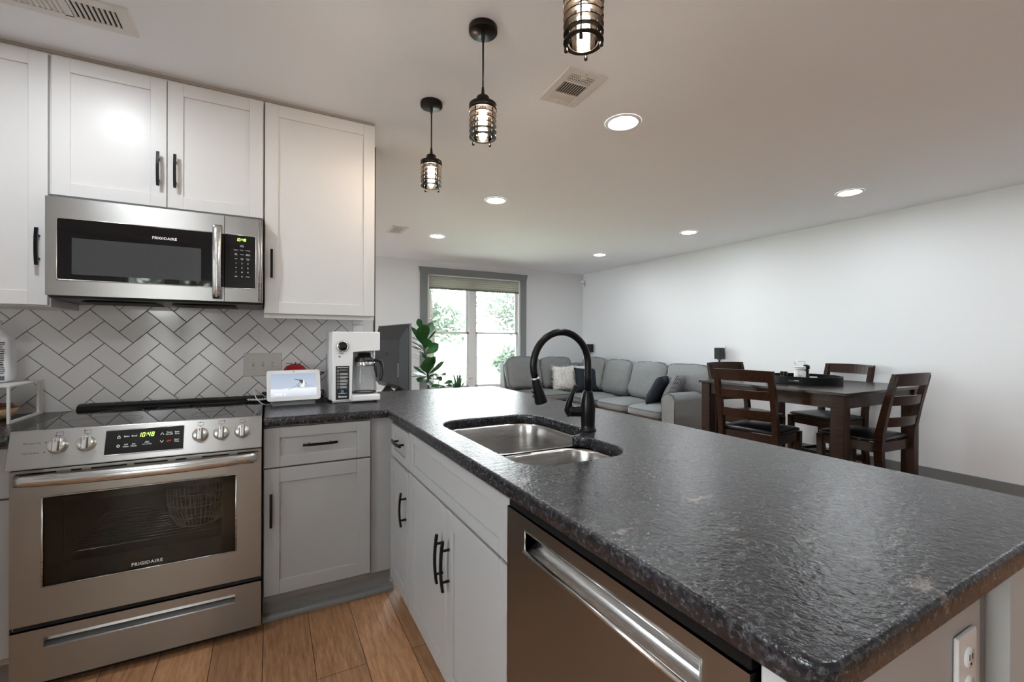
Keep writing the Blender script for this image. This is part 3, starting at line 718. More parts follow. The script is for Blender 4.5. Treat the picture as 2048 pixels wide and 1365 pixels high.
# ================================================================== RANGE
rg = thing('range', 'stainless slide-in electric range with black glass top and five knobs', 'range', (-.381, -.33, 0))
rx0, rx1 = -.760, -.003; rf = -.662
part('body', MB().box(rx0+.004, -.625, .03, rx1-.004, -.02, .412).box(rx0+.004, -.625, .708, rx1-.004, -.02, .905).box(rx0+.004, -.625, .412, -.642, -.02, .708).box(-.118, -.625, .412, rx1-.004, -.02, .708).box(-.642, -.112, .412, -.118, -.02, .708), BLACKP, rg)
part('side_panel', MB().box(rx0, -.640, .035, rx0+.004, -.03, .905), STEELV, rg)
part('side_panel', MB().box(rx1-.004, -.640, .035, rx1, -.03, .905), STEELV, rg)
ctp = part('cooktop', MB().box(rx0-.002, -.638, .9155, rx1+.0015, -.02, .9225, .002), mat('black_ceramic_glass', (.006, .006, .007), .03, spec=.8), rg)
RING = mat('burner_ring_print', (.13, .13, .135), .2)
for (bx_, by_, br_) in ((-.565, -.46, .125), (-.565, -.20, .078), (-.19, -.46, .078), (-.19, -.20, .105), (-.38, -.16, .06)):
    b = MB(); b.torus((bx_, by_, .9226), br_, 0, seg=48, sq=(.0020, .00015)); b.torus((bx_, by_, .9226), br_*.66, 0, seg=40, sq=(.0008, .00015))
    part('burner_ring', b, RING, ctp)
b = MB()   # rear vent trim
b.prism([(-.085, .922), (-.020, .922), (-.020, .946), (-.050, .946), (-.072, .938)], 'x', rx0+.006, rx1-.004, .002)
v = part('rear_trim', b, BLACKP, rg, label='black vent trim along the wall')
b = MB()
for i in range(8):
    a = rx0+.045+i*.088; b.box(a, -.046, .9458, a+.07, -.030, .9470, .003, 1)
part('vent_slot', b, mat('vent_slot_black', (.002, .002, .002), .9), v)
# slanted control panel
cp0, cp1 = Vector((0, -.646, .926)), Vector((0, -.690, .801))
sl = (cp0-cp1).normalized(); pn = Vector((0, -sl.z, sl.y))  # outward normal (-Y, slightly up)
b = MB(); b.prism([(-.615, .9235), (-.640, .9275), (-.646, .926), (-.690, .803), (-.688, .799), (-.615, .799)], 'x', rx0-.003, rx1+.001, .0015, 1)
cp = part('control_panel', b, STEEL, rg)
def onp(x, z, d=0): t = (z-cp1.z)/(cp0.z-cp1.z); return Vector((x, cp1.y+(cp0.y-cp1.y)*t, z))+pn*d
b = MB(); P = [onp(-.507, .823), onp(-.270, .823), onp(-.270, .909), onp(-.507, .909)]
b.hexa([tuple(p-pn*.002) for p in P]+[tuple(p+pn*.0012) for p in P], .001, 1)
ds = part('display_panel', b, BLACKG, cp)
part('display_bezel', MB().tube([p+pn*.0008 for p in P], .0022, 8, True), STEELL, cp)
part('clock_digits', MB().seg7('10:48', onp(-.386, .886, .0016), XA, sl, .0165), GREENLED, ds)
b = MB()
def tx(s_, x, z, sz=.0085): b.text(s_, onp(x, z, .0016), XA, sl, sz, ext=.0001)
tx('Bake', -.446, .884); tx('Broil', -.4235, .884)
tx('Self\nClean', -.446, .852, .0075); tx('Set\nClock', -.4235, .852, .0075)
tx('Oven\nPreheat\nDoor Locked', -.384, .856, .005)
tx('Timer\nOn-Off', -.317, .884, .0075); tx('Bake\nTime', -.2925, .884, .0075); tx('Start\nTime', -.2925, .856, .0075)
for sg, z in ((1, .884), (-1, .856)):
    p = [onp(-.344, z-.004*sg, .0018), onp(-.339, z+.004*sg, .0018), onp(-.334, z-.004*sg, .0018)]; b.tube(p, .0008, 6)
p0 = onp(-.4685, .882, .0018); b.tube([p0+XA*(-.004)+sl*-.004, p0+XA*.004+sl*-.004, p0+XA*.004+sl*.002, p0+XA*(-.004)+sl*.002], .0007, 6, True); b.tube([p0+XA*(-.0025)+sl*.002, p0+XA*(-.002)+sl*.006, p0+XA*.002+sl*.006, p0+XA*.0025+sl*.002], .0006, 6)
p0 = onp(-.4685, .851, .0018); b.torus(p0+sl*.001, .004, .0007, pn, 16); b.box(p0.x-.0015, p0.y-.0006, p0.z-.0062, p0.x+.0015, p0.y+.0002, p0.z-.003)
part('button_legends', b, LEGEND, ds)
part('off_legend', MB().text('OFF', onp(-.317, .856, .0016), XA, sl, .0085, ext=.0001), REDLED, ds)
b = MB(); b.text('Element On', onp(-.703, .884, .0006), XA, sl, .009, ext=.0001); b.text('Hot Surface', onp(-.703, .852, .0006), XA, sl, .009, ext=.0001)
for z in (.884, .852): b.lathe([(0, 0), (.0022, 0)], onp(-.668, z, .0008), 10, pn)
part('printed_words', b, PRINTB, cp)
for i, (kx, mk) in enumerate(((-.634, (-1, -1)), (-.558, (-1, 1)), (-.2165, (-.2, 1)), (-.146, (1, 1)), (-.073, (1, -1)))):
    o = onp(kx, .869)
    k = part('knob', MB().lathe([(.0275, 0), (.0275, .004), (.0245, .006), (.0240, .022), (.0215, .026), (0, .0262)], o+pn*.0003, 32, pn), mat('knob_silver', (.66, .66, .62), .25, .85), cp)
    b = MB()
    q = [o+pn*.024+XA*sx*.0068+sl*sz*.0225 for sx, sz in ((-1, -1), (1, -1), (1, 1), (-1, 1))]
    b.hexa([tuple(v) for v in q]+[tuple(v+pn*.0115) for v in q], .0022, 2); part('grip', b, mat('knob_grip', (.58, .575, .56), .3, .8), k)
    b = MB()
    for sx in (-.0085, .0085):
        q = [o+pn*.0245+XA*(sx+u)+sl*v for u, v in ((-.0012, -.020), (.0012, -.020), (.0012, .020), (-.0012, .020))]; b.hexa([tuple(v) for v in q]+[tuple(v+pn*.0025) for v in q])
    part('grip_groove', b, BLACKP, k)
    q = [o+pn*.0356+XA*u+sl*v for u, v in ((-.0012, .010), (.0012, .010), (.0012, .021), (-.0012, .021))]
    part('pointer_mark', MB().hexa([tuple(v) for v in q]+[tuple(v+pn*.0004) for v in q]), PRINTR, k)
    b = MB(); c_ = onp(kx, .9105, .0008); b.tube([c_+XA*u+sl*v for u, v in ((-.0095, -.006), (.0095, -.006), (.0095, .006), (-.0095, .006))], .0006, 6, True)
    b.lathe([(0, 0), (.0022, 0)], c_+XA*.0095*mk[0]+sl*.006*mk[1]+pn*.0004, 12, pn); b.lathe([(0, 0), (.0016, 0)], onp(kx, .9005, .0008), 10, pn)
    part('burner_mark', b, PRINTB, cp)
# oven door
b = MB(); gx0, gx1, gz0, gz1 = -.677, -.0945, .3745, .693; dz0, dz1 = .2490, .7905
b.box(rx0, rf, dz0, gx0, rf+.04, dz1).box(gx1, rf, dz0, rx1, rf+.04, dz1).box(gx0, rf, dz0, gx1, rf+.04, gz0).box(gx0, rf, gz1, gx1, rf+.04, dz1)
od = part('oven_door', b, STEELV, rg)
part('door_gap', MB().box(rx0+.006, rf+.012, .230, rx1-.006, rf+.03, .2485), DARKGAP, rg)
part('door_gap', MB().box(rx0+.006, rf+.012, .791, rx1-.006, rf+.03, .80), DARKGAP, rg)
OG = m_glass('oven_window_glass', (.66, .66, .64), .8, .02)
ow = part('oven_window', MB().box(gx0+.001, rf+.003, gz0+.001, gx1-.001, rf+.007, gz1-.001), OG, od)
b = MB(); b.box(gx0, rf+.008, gz0, gx0+.052, rf+.012, gz1).box(gx1-.052, rf+.008, gz0, gx1, rf+.012, gz1).box(gx0, rf+.008, gz0, gx1, rf+.012, gz0+.072).box(gx0, rf+.008, gz1-.03, gx1, rf+.012, gz1)
part('window_mask', b, BLACKG, ow)
b = MB(); cav = (-.625, -.14, .44, .67)
b.box(-.64, -.12, .42, -.12, -.115, .70).box(-.64, -.62, .42, -.63, -.115, .70).box(-.13, -.62, .42, -.12, -.115, .70).box(-.64, -.62, .415, -.12, -.115, .42).box(-.64, -.62, .70, -.12, -.115, .705)
part('oven_cavity', b, mat('oven_enamel', (.06, .05, .045), .4), rg)
b = MB()
for i in range(14): b.tube([(-.625, -.58+i*.033, .455), (-.135, -.58+i*.033, .455)], .0022, 6)
b.tube([(-.625, -.585, .455), (-.135, -.585, .455), (-.135, -.14, .455), (-.625, -.14, .455)], .0032, 6, True)
part('oven_rack', b, CHROME, rg)
b = MB()
for (p, q) in (((gx0, gz0), (gx1, gz0)), ((gx0, gz1), (gx1, gz1)), ((gx0, gz0), (gx0, gz1)), ((gx1, gz0), (gx1, gz1))): b.tube([(p[0], rf-.001, p[1]), (q[0], rf-.001, q[1])], .0030, 8)
part('window_bezel', b, STEELL, od)
part('brand_lettering', MB().text('FRIGIDAIRE', (-.385, rf+.0025, .394), XA, ZA, .0165, ext=.0002, space=1.15, bold=.0004), mat('silver_print', (.7, .7, .7), .4), ow)
b = MB()
for x0_, x1_, z_ in ((-.745, -.640, .7785), (-.602, -.573, .7785), (-.548, -.445, .7785), (-.425, -.322, .7785), (-.298, -.262, .7785), (-.212, -.120, .7785), (-.090, -.015, .7785), (-.735, -.690, .744), (-.09, -.03, .735)):
    part('vent_slot', MB().box(x0_, rf-.0008, z_-.0032, x1_, rf+.004, z_+.0032, .001, 1), DARKGAP, od)
b = MB(); pts = []; rr_ = []
for i in range(25):
    t = -1+2*i/24; pts.append((-.3815+t*.362, rf-.010-.048*(1-abs(t)**2.6), .760)); rr_.append(.0165)
b2 = MB(); loops = []
for p, r in zip(pts, rr_): loops.append([(p[0], p[1]+.015*cos(2*pi*k/14), p[2]+.021*sin(2*pi*k/14)) for k in range(14)])
b2.ring_loops(loops, True, True, True)
part('door_handle', b2, STEELL, od, label='wide bowed steel handle')
b = MB()
# storage drawer
z0_, z1_ = .040, .2285; sx0, sx1, sz0, sz1 = -.673, -.097, .158, .196
b.box(rx0, rf, z0_, rx1, rf+.035, sz0).box(rx0, rf, sz1, rx1, rf+.035, z1_).box(rx0, rf, sz0, sx0, rf+.035, sz1).box(sx1, rf, sz0, rx1, rf+.035, sz1)
dw = part('storage_drawer', b, STEELV, rg)
b = MB(); b.hexa([(sx0, rf+.001, sz0), (sx1, rf+.001, sz0), (sx1, rf+.033, sz0+.014), (sx0, rf+.033, sz0+.014), (sx0, rf+.028, sz0+.014), (sx1, rf+.028, sz0+.014), (sx1, rf+.034, sz1), (sx0, rf+.034, sz1)])
part('drawer_grip', b, STEEL, dw, label='bright recessed finger grip')
part('toe_panel', MB().box(rx0+.02, rf+.06, 0, rx1-.02, rf+.08, .04), BLACKP, rg)
# a perforated colander basket kept in the oven, seen dimly through the window
cb = thing('colander', 'pale perforated basket dimly seen through the oven window', 'colander', (-.24, -.48, .4590))
b = MB(); L_ = []
for r_, z_ in ((.055, .001), (.080, .012), (.100, .05), (.111, .10), (.115, .150)): L_.append([(-.24+r_*cos(2*pi*i/40), -.48+r_*sin(2*pi*i/40), .4590+z_) for i in range(40)])
for lp in L_: b.tube(lp, .0022, 6, True)
for i in range(0, 40): b.tube([lp[i] for lp in L_], .0016, 5)
part('basket', b, mat('colander_plastic', (.55, .56, .55), .5), cb)

# ================================================================== MICROWAVE
mw = thing('microwave', 'stainless over-the-range microwave with black glass door', 'microwave', (-.38, -.2, 1.41))
mf = -.392; mx0, mx1, mz0, mz1 = -.7575, -.0025, 1.4265, 1.8205; sp = -.1575
part('body', MB().box(mx0+.002, mf+.03, 1.418, mx1-.002, -.001, 1.836), mat('microwave_case', (.10, .10, .105), .45), mw)
b = MB(); b.prism([(mf+.012, 1.4262), (mf+.03, 1.4175), (-.05, 1.4105), (-.02, 1.418), (-.02, 1.4262)], 'x', mx0+.004, mx1-.004)
part('underside', b, BLACKP, mw)
b = MB()
for i in range(2): b.box(mx0+.08+i*.31, mf+.10, 1.4085, mx0+.33+i*.31, -.09, 1.413, .002)
part('grease_filter', b, mat('filter_mesh', (.03, .03, .03), .7, .4), mw)
wxa, wxb, wza, wzb = -.724, -.032, 1.4895, 1.7375
def plate(x0, x1, holes_left, holes_right):
    b = MB()
    b.box(x0, mf, mz0, x1, mf+.028, wza).box(x0, mf, wzb, x1, mf+.028, mz1)
    if holes_left: b.box(x0, mf, wza, wxa, mf+.028, wzb)
    if holes_right: b.box(wxb, mf, wza, x1, mf+.028, wzb)
    return b
md = part('door', plate(mx0, sp-.0012, True, False), STEEL, mw)
mp_ = part('control_panel', plate(sp+.0012, mx1, False, True), STEEL, mw)
part('edge_strip', MB().tube([(mx1-.016, mf-.001, mz0+.002), (mx1-.016, mf-.001, mz1-.002)], .0032, 8).tube([(mx1-.006, mf-.001, mz0+.002), (mx1-.006, mf-.001, mz1-.002)], .0026, 8), STEELL, mp_)
gl = part('door_glass', MB().box(wxa, mf+.0015, wza, sp-.0012, mf+.006, wzb, .001, 1), BLACKG, md)
MESHW = mat('screened_window', (.045, .047, .05), .22, bump=(900, .5, (1, 1, .02)))
part('mesh_window', MB().box(-.679, mf+.0008, 1.513, -.246, mf+.002, 1.6605, .0004, 1), MESHW, gl)
part('brand_lettering', MB().text('FRIGIDAIRE', (-.378, mf+.001, 1.6905), XA, ZA, .0150, ext=.0002, space=1.15, bold=.0005), mat('silver_print2', (.8, .8, .8), .4), gl)
P = [(wxa, wza), (sp, wza), (sp, wzb), (wxa, wzb)]
part('glass_bezel', MB().tube([(sp, mf-.0003, wza), (wxa+.006, mf-.0003, wza), (wxa, mf-.0003, wza+.006), (wxa, mf-.0003, wzb-.006), (wxa+.006, mf-.0003, wzb), (sp, mf-.0003, wzb)], .0022, 8), STEELL, md)
b = MB(); hx, hw_ = -.1845, .0185; loops = []
for i in range(17):
    t = i/16; z_ = 1.437+t*.336; y_ = mf-.012-.030*sin(pi*t)**.6; loops.append([(hx-hw_, y_+.009, z_), (hx-hw_*.8, y_, z_), (hx+hw_*.8, y_, z_), (hx+hw_, y_+.009, z_), (hx+hw_*.8, y_+.011, z_), (hx-hw_*.8, y_+.011, z_)])
b.ring_loops(loops, True, True, True); b.box(hx-.012, mf-.014, 1.444, hx+.012, mf+.001, 1.458).box(hx-.012, mf-.014, 1.752, hx+.012, mf+.001, 1.766)
part('door_handle', b, STEELL, md)
kp = part('keypad_glass', MB().box(sp+.0012, mf+.0015, wza, wxb, mf+.006, wzb, .001, 1), BLACKG, mp_)
part('keypad_bezel', MB().tube([(sp+.002, mf-.0003, wzb), (wxb-.006, mf-.0003, wzb), (wxb, mf-.0003, wzb-.006), (wxb, mf-.0003, wza+.006), (wxb-.006, mf-.0003, wza), (sp+.002, mf-.0003, wza)], .0022, 8), STEELL, mp_)
part('clock_digits', MB().seg7('10:48', (-.0905, mf+.0012, 1.7165), XA, ZA, .0135, .06), GREENLED, kp)
b = MB(); KX = (-.112, -.088, -.064)
def kt(s_, x, z, sz): b.text(s_, (x, mf+.0012, z), XA, ZA, sz, ext=.0001)
kt('Quick\nSettings', KX[1], 1.688, .0052)
for x, a, c_, e_ in zip(KX, ('Popcorn', 'Potato', 'Beverage'), ('Melt\nSoften', 'Reheat', 'Defrost\nWt/Time'), ('Timer', 'Cook\nTime', 'Power\nLevel')):
    kt(a, x, 1.668, .0050); kt(c_, x, 1.648, .0048); kt(e_, x, 1.627, .0050)
for i, d_ in enumerate('123456789'): kt(d_, KX[i % 3], 1.606-.0205*(i//3), .0095)
kt('0', KX[1], 1.5445, .0095); kt('OFF', KX[0], 1.5445, .006); kt('START', KX[2], 1.5445, .006)
part('key_legends', b, LEGEND, kp)

# ================================================================== CEILING FITTINGS
VENTW = mat('white_vent_metal', (.68, .67, .65), .4)
def vent_local(name, label, loc, rz, w_, l_, build):
    t = thing(name, label, 'vent', loc, rz, 'ceiling air vents'); build(t, w_, l_); return t
def fr(t, w_, l_, iw, il, ox=0):
    b = MB(); h = .006
    b.box(-w_/2, -l_/2, -h, ox-iw/2, l_/2, -.0005, .002, 1).box(ox+iw/2, -l_/2, -h, w_/2, l_/2, -.0005, .002, 1).box(ox-iw/2-.001, -l_/2, -h, ox+iw/2+.001, -il/2, -.0005, .002, 1).box(ox-iw/2-.001, il/2, -h, ox+iw/2+.001, l_/2, -.0005, .002, 1)
    return b
def v_kitchen(t, w_, l_):     # long axis X, two banks of louvres
    b = fr(t, w_, l_, w_-.085, l_-.075); b.box(-.012, -l_/2+.03, -.006, .012, l_/2-.03, -.0005)
    part('frame', b, VENTW, t, False)
    part('duct_dark_sheet', MB().box(-w_/2+.03, -l_/2+.03, -.0012, w_/2-.03, l_/2-.03, -.0004), DARKGAP, t, False)  # flat dark sheet painted as the shaded duct opening
    il = l_/2-.0375
    for bank, (xa, xb, tilt) in enumerate(((-w_/2+.0425, -.012, .011), (.012, w_/2-.0425, .004))):
        b = MB(); n = 9
        for i in range(n):
            x = xa+(xb-xa)*(i+.5)/n
            b.hexa([(x-.0035-tilt*.35, -il, -.006), (x-.0025-tilt*.35, -il, -.006), (x-.0025-tilt*.35, il, -.006), (x-.0035-tilt*.35, il, -.006), (x+tilt*.35, -il, -.0014), (x+.001+tilt*.35, -il, -.0014), (x+.001+tilt*.35, il, -.0014), (x+tilt*.35, il, -.0014)])
        part('louvre_bank', b, VENTW, t, False)
    part('screw', MB().lathe([(.0, -.0008), (.004, -.0006), (.0045, 0)], (w_/2-.02, 0, -.006), 12), CHROME, t, False)
def v_multi(t, w_, l_):       # X short side, Y long: three groups of louvres
    iw, il = w_-.075, l_-.075
    b = fr(t, w_, l_, iw, il)
    for y in (-il/2+.057, il/2-.052): b.box(-iw/2, y-.006, -.006, iw/2, y+.006, -.0005)
    part('frame', b, VENTW, t, False)
    part('duct_dark_sheet', MB().box(-iw/2-.004, -il/2-.004, -.0012, iw/2+.004, il/2+.004, -.0004), DARKGAP, t, False)  # dark sheet in place of the shaded duct behind the louvres
    b = MB()
    for i in range(10):
        x = -iw/2+iw*(i+.5)/10; b.box(x-.0022, -il/2+.063, -.0058, x+.0016, il/2-.058, -.0035)
    part('louvre_bank', b, mat('brownish_louvre', (.42, .38, .35), .5), t, False)
    b = MB()
    for i in range(3): y = -il/2+.010+i*.016; b.box(-iw/2, y-.0022, -.0058, iw/2, y+.0022, -.0025)
    for i in range(11): x = -iw/2+iw*(i+.5)/11; b.box(x-.002, -il/2, -.0058, x+.002, -il/2+.051, -.003)
    part('louvre_bank', b, VENTW, t, False)
    b = MB()
    for i in range(4):
        y = il/2-.046+i*.0145; b.hexa([(-iw/2, y+.0035, -.006), (iw/2, y+.0035, -.006), (iw/2, y+.0045, -.006), (-iw/2, y+.0045, -.006), (-iw/2, y-.005, -.0022), (iw/2, y-.005, -.0022), (iw/2, y-.004, -.0022), (-iw/2, y-.004, -.0022)])
    part('louvre_bank', b, VENTW, t, False)
    part('damper_lever', MB().box(-.012, -il/2-.004, -.010, .014, -il/2+.014, -.0055, .002), VENTW, t, False)
    b = MB()
    for y in (-l_/2+.018, l_/2-.018): b.lathe([(.0, -.0008), (.004, -.0006), (.0045, 0)], (0, y, -.006), 12)
    part('screw', b, CHROME, t, False)
def v_small(t, w_, l_):
    b = fr(t, w_, l_, w_-.07, l_-.09); part('frame', b, VENTW, t, False)
    part('duct_dark_sheet', MB().box(-w_/2+.03, -l_/2+.04, -.0012, w_/2-.03, l_/2-.04, -.0004), DARKGAP, t, False)  # dark sheet, duct shade put into its colour
    b = MB(); n = 9; iw = w_-.07
    for i in range(n): x = -iw/2+iw*(i+.5)/n; b.box(x-.003, -l_/2+.045, -.0058, x+.003, l_/2-.045, -.003)
    part('louvre_bank', b, VENTW, t, False)
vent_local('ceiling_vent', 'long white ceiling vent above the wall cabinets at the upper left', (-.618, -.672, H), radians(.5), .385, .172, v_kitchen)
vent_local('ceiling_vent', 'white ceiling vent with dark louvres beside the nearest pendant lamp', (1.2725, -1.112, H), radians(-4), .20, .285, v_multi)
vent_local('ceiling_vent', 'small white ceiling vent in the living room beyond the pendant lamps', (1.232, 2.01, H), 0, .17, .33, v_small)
# recessed lights
CANW = mat('can_trim_white', (.75, .75, .75), .4)
cl = thing('recessed_light', '', 'ceiling light', (1.715, -.975, H), 0, 'recessed ceiling lights')
part('trim_ring', MB().lathe([(.096, -.0004), (.095, -.004), (.088, -.007), (.078, -.006), (.073, -.003)], (0, 0, 0), 40), CANW, cl, False)
part('lens', MB().lathe([(0, -.0045), (.05, -.0042), (.0745, -.0032)], (0, 0, 0), 40), LENS, cl, False)
lights = [((1.715, -.975), 'large recessed ceiling light nearest the camera, right of the vent'),
 ((1.715, .581), 'recessed ceiling light right of the smallest pendant lamp, in the left row'),
 ((1.713, 2.09), 'farthest recessed ceiling light in the left row, right of the small vent'),
 ((4.09, -.972), 'recessed ceiling light above the dining table, nearest in the right row'),
 ((4.06, .56), 'middle recessed ceiling light in the right row'),
 ((4.05, 2.055), 'farthest recessed ceiling light in the right row, toward the corner over the sofa'),
 ((-.66, -.95), 'recessed kitchen ceiling light above the range, out of view and mirrored in the cabinet'),
 ((-.66, -2.55), 'recessed kitchen ceiling light left of the camera, out of view'),  # this rear row is unseen, continued from the grid to light the room
 ((1.715, -2.55), 'recessed ceiling light over the near end of the peninsula, out of view'),
 ((4.09, -2.55), 'recessed ceiling light right of the camera, out of view')]
for i, ((x, y), lab) in enumerate(lights):
    c = cl if i == 0 else copy_tree(cl); c.location = (x, y, H); c['label'] = lab
# pendant lamps
pl = thing('pendant_lamp', '', 'pendant lamp', (.735, -.669, H), 0, 'cage pendant lamps over the peninsula')
part('canopy', MB().lathe([(.053, -.0004), (.0545, -.003), (.0545, -.020), (.052, -.0235), (.0, -.0235)], (0, 0, 0), 40), BRONZE, pl, False)
part('strain_relief', MB().lathe([(.0075, 0), (.0075, -.022), (.0045, -.035)], (0, 0, -.0235), 14), BLACKP, pl, False)
zt = -.262                                        # top of socket
part('cord', MB().tube([(0, 0, -.05), (0, 0, zt+.012)], .0036, 8), BLACKP, pl, False)
part('socket', MB().lathe([(.0045, .034), (.0065, .012), (.0075, .010), (.0075, .002), (.022, -.002), (.0245, -.006), (.0245, -.030), (.022, -.033)], (0, 0, zt), 24), BRONZE, pl, False)
part('cap_ring', MB().lathe([(.0, -.031), (.046, -.031), (.0525, -.033), (.0525, -.056), (.0475, -.056), (.0475, -.038), (.0, -.037)], (0, 0, zt), 36), BRONZE, pl, False)
for i, z in enumerate((-.074, -.094, -.114, -.134, -.156)):
    part('cage_ring', MB().torus((0, 0, zt+z), .0455, 0, seg=36, sq=(.0062, .0016)), BRONZE, pl, False)
for k in range(4):
    a = radians(20+90*k); x, y = .0455*cos(a), .0455*sin(a)
    r_ = part('rod', MB().tube([(x, y, zt-.054), (x, y, zt-.172)], .0024, 8), BRONZE, pl, False)
    part('nut', MB().lathe([(.0, -.006), (.0048, -.005), (.0052, 0), (.0048, .006), (.002, .007)], (x, y, zt-.170), 10), BRONZE, r_, False)
part('glass_cylinder', MB().lathe([(.0345, -.040), (.0345, -.160)], (0, 0, zt), 32), PGLASS, pl, False)
part('bulb_base', MB().lathe([(.014, -.036), (.014, -.052), (.012, -.058)], (0, 0, zt), 20), CHROME, pl, False)
part('bulb', MB().lathe([(.011, -.058), (.014, -.064), (.0165, -.075), (.0165, -.118), (.013, -.132), (.006, -.139), (0, -.1405)], (0, 0, zt), 20), FILAM, pl, False)
for i, (y, lab) in enumerate(((-.669, 'smallest-looking black cage pendant lamp, farthest over the peninsula'), (-1.285, 'black cage pendant lamp in the middle of the three, its full round canopy in view'), (-1.905, 'largest-looking black cage pendant lamp, cut off by the top of the view'))):
    c = pl if i == 0 else copy_tree(pl); c.location = (.736, y, H); c['label'] = lab; c.rotation_euler = (0, 0, radians((0, 8, 25)[i]))

# ================================================================== THINGS ON THE COUNTER
# water dispenser with pitcher
wd = thing('water_dispenser', 'white countertop water dispenser with round dial and black instruction label', 'water dispenser', (.317, -.304, ZC), radians(-2))
def wl(): return MB()
hh = .381; wv = .246
b = MB(); b.prism([(0, .010), (.100, .010), (.100, .277), (wv, .277), (wv, hh), (0, hh)], 'y', 0, .25, .005, 2); part('housing', b, WGLOSS, wd, False)
part('back_panel', MB().box(.099, .14, .02, wv-.004, .25, .279, .004), WGLOSS, wd, False)
b = MB(); b.prism([(.004, .012), (-.013, .06), (-.013, .235), (.004, .25)], 'z', .012, hh-.002, .004); part('side_cover', b, WPLAST, wd, False)
part('water_window', MB().box(-.0145, .16, .165, -.011, .235, .255, .002), mat('smoky_window', (.22, .23, .26), .15), wd, False)
b = MB(); b.box(.096, -.030, .008, wv-.002, .15, .042, .007, 2); part('drip_tray', b, WGLOSS, wd, False)
part('base_plate', MB().box(.004, .008, .003, wv-.01, .245, .011), WPLAST, wd, False)
b = MB()
for x, y in ((.02, .02), (.22, -.01), (.02, .22), (.22, .22)): b.cyl((x, y, 0), (x, y, .009), .009, seg=12)
part('feet', b, BLACKP, wd, False)
FN = (0, -1, 0)
dl = part('dial_ring', MB().lathe([(.0225, 0), (.031, .001), (.0315, .006), (.028, .010), (.0235, .0085)], (.052, -.0003, .302), 36, FN), CHROME, wd, False)
part('dial_display', MB().lathe([(.0, .0075), (.020, .0072), (.024, .006)], (.052, -.0003, .302), 32, FN), BLACKG, dl, False)
b = MB(); b.tube([(.032, -.0006, .268), (.042, -.0006, .264), (.056, -.0006, .2625)], .0022, 6); b.lathe([(0, .0004), (.006, .0004), (.0062, 0)], (.037, -.0003, .248), 16, FN)
part('dispense_marks', b, GREYP, wd, False)
lb = part('instruction_label', MB().box(.018, -.0012, .018, .086, .0002, .197, .003, 2), mat('label_black', (.012, .012, .014), .5), wd, False, 'black label with white instruction lines')
b = MB(); random.seed(5)
b.box(.025, -.0016, .1875, .080, -.0011, .1905)
for i in range(6):
    z = .172-.0175*i
    b.tube([(.0245, -.0014, z-.005), (.0335, -.0014, z-.005), (.0335, -.0014, z+.005), (.0245, -.0014, z+.005)], .0005, 4, True)
    b.tube([(.026, -.0014, z-.003), (.029, -.0014, z+.002), (.032, -.0014, z+.001)], .0006, 4)
    for k in range(1 if i == 0 else 3): b.box(.038, -.0016, z+.0035-.0042*k-.0008, .038+random.uniform(.03, .043), -.0011, z+.0035-.0042*k+.0008)
b.box(.030, -.0016, .0515, .074, -.0011, .0527); b.box(.034, -.0016, .0485, .066, -.0011, .0497)
part('label_print', b, PRINTW, lb, False)
part('brand_lettering', MB().text('Bluevua', (.052, -.0015, .0335), (1, 0, 0), (0, 0, 1), .0135, ext=.0002, bold=.0004), PRINTW, lb, False)
b = MB()
for x in (.0475, .0545): 
    for z in (.058, .065): b.box(x-.0028, -.0016, z-.0028, x+.0028, -.0011, z+.0028)
part('label_icon', b, mat('label_blue', (.10, .42, .62), .5), lb, False)
pt_ = thing('glass_pitcher', 'clear glass pitcher with black lid and handle under the white dispenser', 'pitcher', (0, 0, 0))
M_ = W(wd); c_ = M_ @ Vector((.172, .060, .0425)); pt_.location = c_; pt_.rotation_euler = (0, 0, radians(-2))
part('glass_body', MB().lathe([(.0, .002), (.060, .002), (.064, .006), (.066, .014), (.062, .08), (.054, .14), (.050, .160), (.050, .168)], (0, 0, 0), 40), m_glass('pitcher_glass', (.95, .955, .96), .6), pt_, False)
part('base_ring', MB().torus((0, 0, .0055), .062, .0045, seg=40), m_glass('thick_glass_rim', (.6, .61, .63), .8), pt_, False)
part('metal_band', MB().lathe([(.0515, .150), (.0525, .152), (.0525, .172), (.0515, .174)], (0, 0, 0), 40), CHROME, pt_, False)
part('lid', MB().lathe([(.052, .172), (.053, .178), (.050, .196), (.036, .202), (.034, .222), (.0, .224)], (0, 0, 0), 32), BLACKP, pt_, False)
b = MB(); hp = [(.050, .180), (.070, .181), (.086, .174), (.094, .150), (.094, .110), (.086, .075), (.078, .066)]
b.tube([(x, -.01, z) for x, z in hp], [.009, .010, .0105, .010, .009, .009, .007], 12); b.tube([(.054, -.004, .165), (.060, -.004, .12), (.066, -.005, .085)], [.008, .007, .003], 10)
part('handle', b, BLACKP, pt_, False)
b = MB()
for i in range(5): b.box(-.006, -.0605+.0, .05+.02*i, .012, -.0600, .0508+.02*i)
part('scale_marks', b, mat('scale_print', (.55, .55, .56), .6), pt_, False)
# smart display
sd_ = thing('smart_display', 'white tabletop smart display showing a bird picture and the time', 'smart display', (.137, -.262, ZC), radians(4))
part('base', MB().prism([(-.017, 0), (.060, 0), (.055, .045), (.005, .060)], 'x', -.101, .101, .004), m_fabric('grey_speaker_fabric', (.24, .24, .24), (.36, .36, .36), 400, .2), sd_, False)
tl = radians(14); sm = Matrix.Translation((0, -.038, .028)) @ Matrix.Rotation(-tl, 4, 'X')
b = MB(sm)
P = round_poly([(-.1245, 0, .012), (.1245, 0, .012), (.1245, .156, .012), (-.1245, .156, .012)], 5); b.prism(P, 'y', 0, .010, .002, 2)
bz = part('bezel', b, WPLAST, sd_, False)
